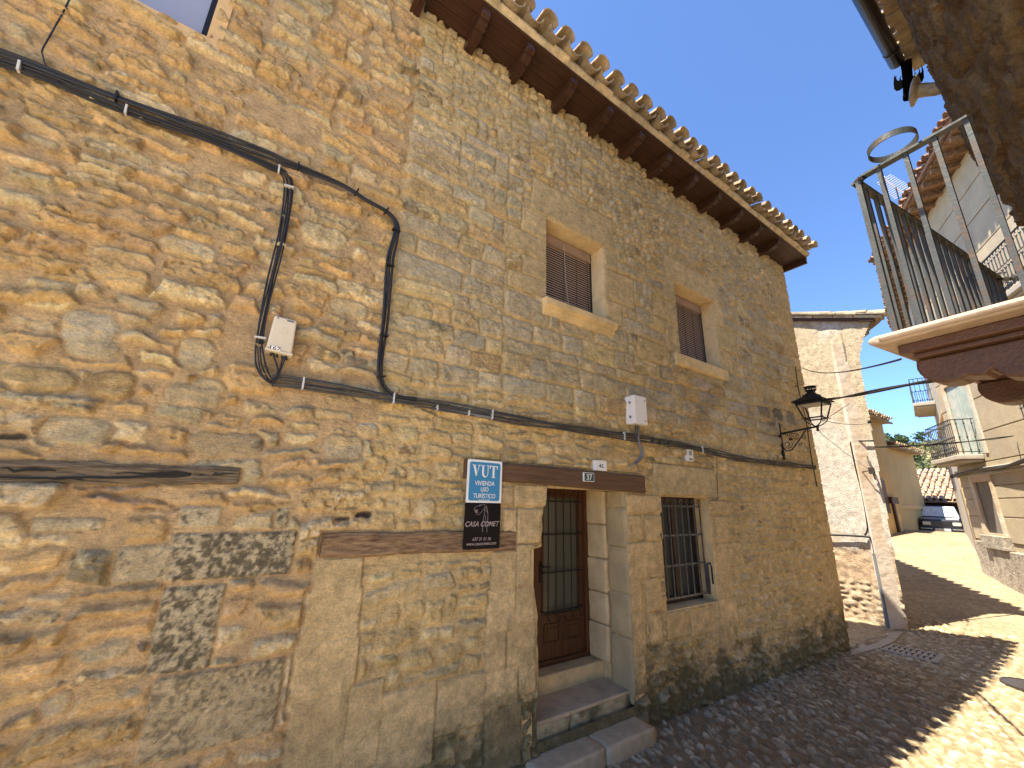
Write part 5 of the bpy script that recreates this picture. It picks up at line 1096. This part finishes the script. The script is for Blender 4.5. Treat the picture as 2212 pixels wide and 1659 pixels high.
for k in range(len(zj) - 1):
    z0, z1 = zj[k] + .014, zj[k + 1] - .014; cuts = sorted([(d[0], d[1], d[2], d[3]) for d in DO if d[3] > z0 + .01 and d[2] < z1 - .01]); a = 0.0
    for d in cuts:
        if d[0] > a: FA.box(m, a, d[0], -.03, .0, z0, z1)
        if d[3] < z1 - .02: FA.box(m, d[0], d[1], -.03, .0, max(d[3], z0), z1)
        if d[2] > z0 + .02: FA.box(m, d[0], d[1], -.03, .0, z0, d[2])
        a = max(a, d[1])
    FA.box(m, a, 10.5, -.03, .0, z0, z1)
m.build("wall", M['cream'], CH, bevel=.008)
M['grey_base'] = surf("rough grey stone base", (.36, .32, .26), var=.35, scale=9, bump=1.0, bscale=18, col2=(.24, .20, .15), mixscale=4)
m = MB(); FA.box(m, .02, 1.0, -.05, .06, -3, -.80); FA.box(m, 1.0, 10.5, -.05, .10, -3, -.95); FA.box(m, .75, 1.95, -.05, .16, -.95, -.60); m.build("base", M['grey_base'], CH, bevel=.02)
M['shutter_green'] = surf("pale green painted shutter", (.36, .42, .36), var=.15, scale=6, bump=.1, col2=(.52, .50, .42), mixscale=2)
M['door_grey'] = wood_mat("old grey door boards", (.16, .14, .11), (.24, .205, .16), axis=(6, 6, .8), rough=.8)
for d, mt, nm in ((DO[0], M['shutter_green'], "balcony_door"), (DO[1], M['door_grey'], "street_door"), (DO[2], M['dark_wood'], "balcony_door"), (DO[3], M['dark_wood'], "balcony_door"), (DO[4], M['dark_wood'], "window")):
    m = MB(); FA.box(m, d[0] - .001, d[1] + .001, -.10, -.028, d[2], d[3]); dd = m.build(nm, mt, CH)
    if nm == "balcony_door":
        m = MB(); FA.box(m, d[0] + .02, (d[0] + d[1]) / 2 - .02, -.06, -.015, d[2] + .02, d[3] - .05); m.build("leaf", mt, dd, bevel=.01); m = MB(); FA.box(m, (d[0] + d[1]) / 2 + .02, d[1] - .02, -.06, -.015, d[2] + .02, d[3] - .05); m.build("leaf", mt, dd, bevel=.01)
m = MB(); d = DO[0]; FA.box(m, d[0] - .18, d[0] - .003, -.02, .03, d[2], d[3] + .16); FA.box(m, d[1] + .003, d[1] + .14, -.02, .03, d[2], d[3] + .16); FA.box(m, d[0] - .003, d[1] + .003, -.02, .028, d[3] + .003, d[3] + .16); d = DO[1]; FA.box(m, d[0] - .2, d[0] - .003, -.02, .04, -.60, d[3] + .2); FA.box(m, d[1] + .003, d[1] + .16, -.02, .04, -.60, d[3] + .2); FA.box(m, d[0] - .003, d[1] + .003, -.02, .038, d[3] + .003, d[3] + .2)
m.build("surround", M['plaster'], CH, bevel=.01)
m = MB(); FA.box(m, -.05, 10.5, .0, .07, 1.05, 1.16); FA.box(m, -.05, 10.5, .005, .05, .96, 1.045); m.build("string_course", M['grey_render'], CH, bevel=.02)
def balcony(F_, parent, a0, a1, depth, z, h, kind, mat=None, bow=0):
    m = MB(); F_.box(m, a0, a1, .0, depth, z - .13, z); F_.box(m, a0 + .08, a1 - .08, .0, depth - .08, z - .19, z - .132); b = m.build("balcony", M['grey_render'], parent, bevel=.02)
    r = MB(); i = .05
    for zz in (z + h, z + .08): r.bar(F_.P(a0 + i, depth - i, zz), F_.P(a1 - i, depth - i, zz), .03, .02); r.bar(F_.P(a0 + i, .0, zz), F_.P(a0 + i, depth - i, zz), .03, .02); r.bar(F_.P(a1 - i, .0, zz), F_.P(a1 - i, depth - i, zz), .03, .02)
    r.build("rail", M['black_iron'], b)
    bar_prof = [(.010, 0), (.010, .1), (.022, .13), (.010, .17), (.010, h * .45), (.024, h * .5), (.010, h * .55), (.010, h - .15), (.022, h - .11), (.010, h - .07), (.010, h)] if kind == 'turned' else [(.009, 0), (.009, h)]
    def bars(p, q):
        n = max(1, int(np.linalg.norm(q - p) / .115))
        for k in range(n + 1):
            m = MB(); c = p + (q - p) * k / n; m.lathe(bar_prof, c, n=6); m.build("baluster", M['rail_iron' if kind == 'turned' else 'black_iron'], b)
    bars(F_.P(a0 + i, depth - i, z), F_.P(a1 - i, depth - i, z)); bars(F_.P(a0 + i, .05, z), F_.P(a0 + i, depth - i - .11, z)); bars(F_.P(a1 - i, .05, z), F_.P(a1 - i, depth - i - .11, z))
    if kind == 'turned':
        s_ = MB(); L_ = a1 - a0 - 2 * i; n = int(L_ / .16)
        for k in range(n):
            c = a0 + i + .08 + k * .16; s_.tube([F_.P(c + .06 * math.cos(t), depth - i, z + .17 + .07 * math.sin(t)) for t in np.linspace(0, 5.5, 9)], .009, 5)
        s_.build("scrollwork", M['black_iron'], b)
    return b
balcony(FA, CH, -.10, 1.82, .52, 1.50, .98, 'turned'); balcony(FA, CH, 5.05, 7.6, .70, 4.30, .95, 'turned'); balcony(FA, CH, 5.3, 7.6, .62, 1.25, .95, 'turned')
def eaves(F_, parent, a0, a1, over, z, seed, step=.55):
    rng = np.random.default_rng(seed); m = MB(); a = a0
    while a < a1: w = rng.uniform(.12, .22); F_.box(m, a, min(a + w - .01, a1), -.1, over - rng.uniform(.02, .10), z + rng.uniform(.0, .02), z + .04); a += w
    m.build("soffit", M['eave_boards'], parent)
    a = a0 + .1
    while a < a1: m = MB(); F_.box(m, a, a + .11, -.1, over - .08 + rng.uniform(-.05, .03), z - .13, z - .002); m.build("rafter", M['eave_boards'], parent, bevel=.01); a += step
    m = MB(); tile_roof(m, F_.P(a0, over + .08, z + .17), F_.e, -F_.n, a1 - a0, 3.4, math.radians(17), spacing=.27, r=.105, rows=3, rng=rng, jit=.03)
    s_ = -F_.n * math.cos(.297) + np.array((0, 0, math.sin(.297))); m.obox(F_.P((a0 + a1) / 2, over, z + .10) + s_ * 1.7, F_.e * (a1 - a0) / 2, s_ * 1.72, np.cross(s_, F_.e) * .03); m.build("roof", M['tile_brown'], parent)
M['eave_boards'] = wood_mat("brown old eave boards", (.12, .065, .035), (.33, .21, .12), axis=(5, 5, 5), rough=.85, bump=.5, scale=2.5)
M['tile_brown'] = surf("brown red roof tile", (.30, .17, .105), var=.3, scale=5, bump=.4, bscale=40, col2=(.20, .13, .09), mixscale=3)
eaves(FA, CH, -.35, 10.5, .62, 8.62, 61)
GH = thing("grey_house", (22, .2, -1.3), "slim pale house with a small high balcony behind the cream house", "house")
m = MB(); FB.box(m, 0, 6.6, -6, .0, -3, 8.25); m.build("wall", M['grey_render'], GH)
m = MB(); FB.box(m, .3, .75, .0, .04, -2.5, 1.2); FB.box(m, -.02, 6.62, -.05, .06, 3.0, 3.12); m.build("pilaster", M['ashlar'], GH, bevel=.02)
m = MB(); FB.box(m, 1.0, 2.0, -.02, .015, -1.6, .7); m.build("door", M['door_grey'], GH)
m = MB(); FB.box(m, 3.2, 4.2, -.02, .012, 4.0, 6.2); m.build("balcony_door", M['shutter_green'], GH); m = MB(); FB.box(m, 4.6, 5.2, -.02, .012, 2.0, 2.9); m.build("window", M['dark_wood'], GH)
balcony(FB, GH, 3.0, 5.6, .60, 4.0, .95, 'turned')
eaves(FB, GH, -.1, 6.9, .60, 8.25, 62)
# television aerial on the cream house roof
ap = atp(1935, 405, FA.P(0, -1.0, 0), NN); AN = thing("tv_aerial", ap + np.array((0, 0, -.9)), "white rod television aerial standing on the ragged brown roof", "aerial")
m = MB(); m.tube([ap + (0, 0, -1.2), ap + (0, 0, .05)], .02, 6); m.build("mast", M['zinc'], AN)
bd = np.array((-.80, .25, .35)); bd /= np.linalg.norm(bd); sd_ = np.cross(bd, (0, 0, 1)); sd_ /= np.linalg.norm(sd_)
m = MB(); m.tube([ap - bd * .5, ap + bd * .7], .018, 6)
for k in range(12): c = ap + bd * (-.45 + .1 * k); m.tube([c - sd_ * (.34 - .008 * k), c + sd_ * (.34 - .008 * k)], .010, 5)
m.lathe([(0, -.05), (.07, -.03), (.07, .03), (0, .05)], ap + bd * .7, axis=bd, n=8)
m.build("rods", M['white'], AN)
wire("pair of thin wires strung between the plaster house and the cream house", atx(1890, 966, TX), FA.P(3.5, .05, 1.75), .05, .011, 2)
wire("dark cable hanging along the cream house above the street door", FA.P(.0, .12, 1.02), FA.P(6.0, .12, 1.30), .04, .035, 3)

# ------------------------------------------------------------------ hillside planting
def leaf_cloud(rng, c, rad, n, size):
    v = []; f = []
    for k in range(n):
        d = rng.normal(0, 1, 3); d /= np.linalg.norm(d); p = c + d * rad * rng.uniform(.45, 1.0) ** .5 * (1 + .25 * math.sin(5 * d[0] + 3 * d[2])); a = rng.normal(0, 1, 3); a /= np.linalg.norm(a); b = np.cross(a, rng.normal(0, 1, 3)); b /= np.linalg.norm(b); s_ = size * rng.uniform(.6, 1.4); i = len(v)
        v += [p - a * s_, p + b * s_ * .6, p + a * s_, p - b * s_ * .6]; f.append((i, i + 1, i + 2, i + 3))
    return v, f
M['leaf'] = surf("dark green foliage", (.055, .085, .030), var=.5, scale=.5, bump=0, rough=.8, col2=(.09, .12, .045), mixscale=.3)
M['scrub'] = surf("olive scrub foliage", (.10, .115, .045), var=.4, scale=.4, bump=0, rough=.8, col2=(.19, .17, .075), mixscale=.15)
M['bark'] = surf("bark", (.12, .09, .06), bump=.3)
rng = np.random.default_rng(91); m = MB()
for k in range(900):
    x = rng.uniform(62, 185); y = x * rng.uniform(.08, .30) + rng.normal(0, 4); r = rng.uniform(.5, 1.5); v, f = leaf_cloud(rng, np.array((x, y, float(hill_z(x, y)) + r * .4)), np.array((r, r, r * .7)), 26, .35); m.add(v, f)
tag(m.build("hillside_scrub", M['scrub'], None, loc=(120, 25, 8)), "olive green scrub covering the far hillside", "scrub", kind="stuff")
tree_protos = []
for k in range(3):
    r = MB(); v = []; f = []
    for q in range(7):
        c = np.array((rng.normal(0, 1.1), rng.normal(0, 1.1), 3.2 + rng.uniform(-.8, 1.5))); vv, ff = leaf_cloud(rng, c, np.array((1.3, 1.3, 1.0)) * rng.uniform(.7, 1.2), 70, .36); r.add(vv, ff)
    t_ = MB(); t_.tube([(0, 0, -1), (0, 0, 1.5), (.2, 0, 3.4)], [.22, .17, .06], 6); t_.tube([(0, 0, 1.5), (.8, .3, 3.2)], [.1, .04], 5); t_.tube([(0, 0, 1.7), (-.7, -.4, 3.3)], [.1, .04], 5)
    tree_protos.append((r.mesh("crown", M['leaf']), t_.mesh("trunk", M['bark'])))
for k in range(46):
    x = rng.uniform(150, 190) if k < 34 else rng.uniform(110, 150); y = x * (.155 + .115 * (k * .618 % 1.0)); z = float(hill_z(x, y)); s_ = rng.uniform(.5, .85)
    T_ = bpy.data.objects.new("pine_tree", None); COL.objects.link(T_); T_.location = (x, y, z); T_.rotation_euler = (0, 0, rng.uniform(0, 6.28)); T_.scale = (s_,) * 3; tag(T_, "dark green tree on the far wooded hill behind the rooftops", "tree", "trees on the far hill")
    for nm, me in zip(("crown", "trunk"), tree_protos[k % 3]): o = bpy.data.objects.new(nm, me); COL.objects.link(o); o.parent = T_

# ------------------------------------------------------------------ the near house on the right, its leaning wall close to the camera
NH = thing("near_house", (3, -3.7, -2.3), "near house with a rough brown leaning wall, a gutter and an iron balcony", "house")
def wall_y(z): return np.interp(z, [-2.6, 0, .8, 1.6, 2.56, 3.5, 4.5, 5.6], [-3.74, -3.63, -3.57, -3.46, -3.31, -3.165, -3.075, -3.015])
NW = Relief(np.arange(1.75, 6.34, .017), np.arange(-2.6, 5.52, .018), seed=91, mortar=(.26, .15, .07), mrough=.03)
NW.D[:] = 9; NW.H = .035 * NW.wave + .022 * fbm(NW.X / .16, NW.Z / .16, 401, 4) + .012 * NW.chip
NW.C *= (1 + .5 * fbm(NW.X / .12, NW.Z / .12, 402, 4))[..., None]
rngN = np.random.default_rng(17); cl = []; bsp(1.75, 6.34, -2.6, 5.52, .85, .50, rngN, cl)
for (a, b, c, d) in cl:
    NW.lay(dict(cx=(a + b) / 2, cz=(c + d) / 2, hw=(b - a) / 2 - .03, hh=(d - c) / 2 - .028, r=.10, rot=rngN.normal(0, .07), warp=(.03, .07), prot=rngN.uniform(.025, .055), edge=.028, rough=.010, chip=.008, facet=.022, col=tuple(np.array([(.23, .175, .105), (.27, .205, .13), (.21, .15, .09)][rngN.integers(3)]) * rngN.uniform(.85, 1.15)), cvar=.8, col2=(.15, .10, .055), lo=.08, soft=.025, rag=.05, gap=0))
NW.X = NW.X + sstep(6.1, 6.34, NW.X) * (.10 * NW.V + .08 * NW.u)
M['near_stone'] = masonry_mat("rough brown wall", bump=.8, fine=50)
place("wall", NW.mesh("wall", np.ones((NW.X.shape[0] - 1, NW.X.shape[1] - 1), bool), mat=M['near_stone'], xy=lambda X, Z, H: np.stack([X, wall_y(Z) + H - .075, Z], -1)), NH)
m = MB(); zs_ = np.linspace(-2.6, 5.5, 12); m.prism([(float(wall_y(z)) - .06, z) for z in zs_] + [(-9, 5.5), (-9, -2.6)], (6.22, 0, 0), (0, 1, 0), (0, 0, 1), (.08, 0, 0)); m.prism([(float(wall_y(z)) - .06, z) for z in zs_] + [(-9, 5.5), (-9, -2.6)], (1.70, 0, 0), (0, 1, 0), (0, 0, 1), (.10, 0, 0)); m.build("gable_wall", M['stone_grey'], NH)
rf = MB(); tile_roof(rf, (1.6, -2.90, 5.60), (1, 0, 0), (0, -1, 0), 4.8, 3.5, PITCH, spacing=.28, r=.11, rows=3, rng=np.random.default_rng(8), jit=.02); s_ = np.array((0, -math.cos(PITCH), math.sin(PITCH))); rf.obox(np.array((4.0, -3.1, 5.60)) + s_ * 1.7, (2.4, 0, 0), s_ * 1.75, (0, .01, .03)); rf.build("roof", M['tile'], NH)
rng = np.random.default_rng(3); m = MB(); x = 1.6
while x < 6.36: w = rng.uniform(.10, .2); m.box(x, x + w - .012, -3.15, -2.93 + rng.uniform(-.03, .02), 5.50 + rng.uniform(0, .02), 5.545); x += w
m.build("eave_tiles", M['tile'], NH)
def gutter(mb, p, q, r, th=.006, n=10):
    p = np.asarray(p, float); q = np.asarray(q, float); d = (q - p) / np.linalg.norm(q - p); a = np.cross(d, (0, 0, 1)); a /= np.linalg.norm(a); b = np.array((0, 0, 1.0)); vs = []
    for P_ in (p, q):
        for rr in (r, r - th): vs += [P_ + rr * (a * math.cos(t) - b * math.sin(t)) for t in np.linspace(0, math.pi, n + 1)]
    k = n + 1; f = []
    for i in range(n): f += [(i, i + 1, 2 * k + i + 1, 2 * k + i), (k + i, 3 * k + i, 3 * k + i + 1, k + i + 1), (i, k + i, k + i + 1, i + 1), (2 * k + i, 2 * k + i + 1, 3 * k + i + 1, 3 * k + i)]
    f += [(0, 2 * k, 3 * k, k), (n, k + n, 3 * k + n, 2 * k + n), tuple(2 * k + i for i in range(k))]; mb.add(vs, f)
gA = atx(1862, -40, 4.4); gB = atz(1960, 122, 5.5)
GX = float(gB[0]); GY = -2.845; GZ = 5.50
m = MB(); gutter(m, (1.5, GY + .03, GZ), (GX, GY, GZ), .075); m.tube([(GX - 1.35 + .074 * 0, GY + .006 + .076 * math.cos(t), GZ - .076 * math.sin(t)) for t in np.linspace(0, math.pi, 11)], .006, 5); m.tube([(GX - .25, GY + .076 * math.cos(t), GZ - .076 * math.sin(t)) for t in np.linspace(0, math.pi, 11)], .007, 5); gut = m.build("gutter", M['zinc'], NH, smooth=True)
M['spout'] = surf("dull black spout iron", (.004, .004, .004), rough=.9, spec=.0, bump=0, var=.05)
sp = MB(); tip = atx(1963, 206, GX + .14)
sp.tube([atx(1957, 132, GX), atx(1959, 150, GX + .05), atx(1961, 175, GX + .10), tip], [.055, .050, .050, .052], 10)
sp.lathe([(0, -.05), (.06, -.03), (.055, .02), (0, .04)], tip, axis=(0, 0, 1), n=10)
FXP = GX + .12
def wing(pts):
    p = [atx(x * .15675 + 1865.2, y * .15675, FXP) for x, y in pts]; n = len(p); q = [a + np.array((.014, 0, 0)) for a in p]
    sp.add(p + q, [tuple(range(n))[::-1], tuple(range(n, 2 * n))] + [(k, (k + 1) % n, n + (k + 1) % n, n + k) for k in range(n)])
wing([(560, 1110), (520, 1100), (507, 1070), (518, 1040), (497, 1075), (490, 1115), (465, 1105), (447, 1070), (452, 1040), (436, 1068), (430, 1030), (418, 1080), (414, 1150), (420, 1222), (450, 1248), (500, 1235), (560, 1185)])
wing([(640, 1060), (700, 1040), (705, 1000), (688, 965), (722, 1005), (722, 1035), (750, 1020), (765, 980), (752, 925), (778, 965), (780, 1012), (802, 985), (797, 880), (826, 960), (832, 1060), (805, 1120), (765, 1130), (640, 1110)])
sp.build("spout", M['spout'], gut)
st0 = atx(2038, 187, 6.25); st1 = atx(1983, 196, 6.25)
m = MB(); m.tube(spline([st0 + np.array((0, -.25, .0)), st0, (st0 + st1) / 2 + np.array((0, 0, -.015)), st1], 4), [.085] * 5 + [.075] * 5 + [.08] * 3, 9); hc = atx(1976, 196, 6.25)
m.lathe([(0, -.045), (.10, -.04), (.17, -.012), (.185, .01), (.12, .035), (0, .04)], hc, axis=(-.15, .90, .32), n=12)
m.build("corbel_stone", M['stone_grey'], NH)
# balcony
f_ = np.array((.991, -.135, 0.0)); g_ = np.array((-.135, -.991, 0.0)); B0 = np.array((2.655, -2.815, 0.0)); ZT = .845; RH_ = .955; BL = 2.25; BD = .44
def bp(a, b, z): return B0 + f_ * a + g_ * b + np.array((0, 0, z))
m = MB(); prof = [(-.07, -.040), (-.085, -.024), (-.07, -.008), (-.05, 0), (.75, 0), (.75, -.05), (-.03, -.05)]
m.prism([(a, b) for a, b in prof], bp(-.085, 0, ZT), g_, (0, 0, 1), f_ * (BL + .17)); 
m.obox(bp(-.085, .35, ZT - .025), f_ * .02, g_ * .38, (0, 0, .016))
bal = m.build("balcony", M['slab_edge'], NH, bevel=.018, segs=3)
m = MB(); m.obox(bp(BL / 2, .36, ZT - .075), f_ * (BL / 2 - .01), g_ * .36, (0, 0, .024)); m.obox(bp(BL / 2, .40, ZT - .112), f_ * (BL / 2 - .05), g_ * .36, (0, 0, .012)); m.build("deck_board", M['brown_paint'], bal, bevel=.006)
for a in (.16, .92, 1.66):
    m = MB(); cp = [(.72, 0), (.72, -.19), (.40, -.185), (.30, -.15), (.27, -.11), (.24, -.13)] + [(.13 + .105 * math.cos(t), -.03 - .105 * math.sin(t)) for t in np.linspace(1.0, 3.0, 9)] + [(.03, 0)]
    m.prism(cp, bp(a - .075, 0, ZT - .125), g_, (0, 0, 1), f_ * .15); m.build("corbel", M['brown_paint'], bal, bevel=.012, segs=3)
m = MB(); r = .05
path = [bp(0, BD + .01, ZT + RH_)] + [bp(r - r * math.cos(t), r - r * math.sin(t), ZT + RH_) for t in np.linspace(0, math.pi / 2, 6)] + [bp(BL - .1, 0, ZT + RH_), bp(BL - .05, 0, ZT + RH_), bp(BL, .05, ZT + RH_), bp(BL, BD + .01, ZT + RH_)]
for i in range(len(path) - 1): d = path[i + 1] - path[i]; m.bar(path[i] - d * .02, path[i + 1] + d * .02, .042, .012)
m.build("top_rail", M['rail_iron'], bal)
m = MB(); m.obox(bp(BL / 2, 0, ZT + .009), f_ * BL / 2, g_ * .02, (0, 0, .006)); m.obox(bp(0, BD / 2 + .03, ZT + .009), f_ * .02, g_ * BD / 2, (0, 0, .006)); m.build("foot_rail", M['rail_iron'], bal)
def bbar(c, w=.019):
    m = MB(); m.obox(c + np.array((0, 0, ZT + RH_ / 2)), f_ * w / 2, g_ * w / 2, (0, 0, RH_ / 2 - .004)); m.build("bar", M['rail_iron'], bal)
bbar(bp(.012, .012, 0), .024)
for k in range(1, 5): bbar(bp(0, k * .112, 0))
for k in range(1, 20): bbar(bp(k * .115, 0, 0))
rc = atz(1927, 314, ZT + RH_ + .03); m = MB(); R_ = .098
for k in range(40):
    a, b = 6.283 * k / 40, 6.283 * (k + 1) / 40; m.add([rc + np.array((rr * math.cos(t), rr * math.sin(t), h)) for t in (a, b) for rr in (R_, R_ - .005) for h in (-.017, .017)], [(0, 1, 5, 4), (2, 6, 7, 3), (1, 3, 7, 5), (0, 4, 6, 2)])
m.build("pot_ring", M['rail_iron'], bal)
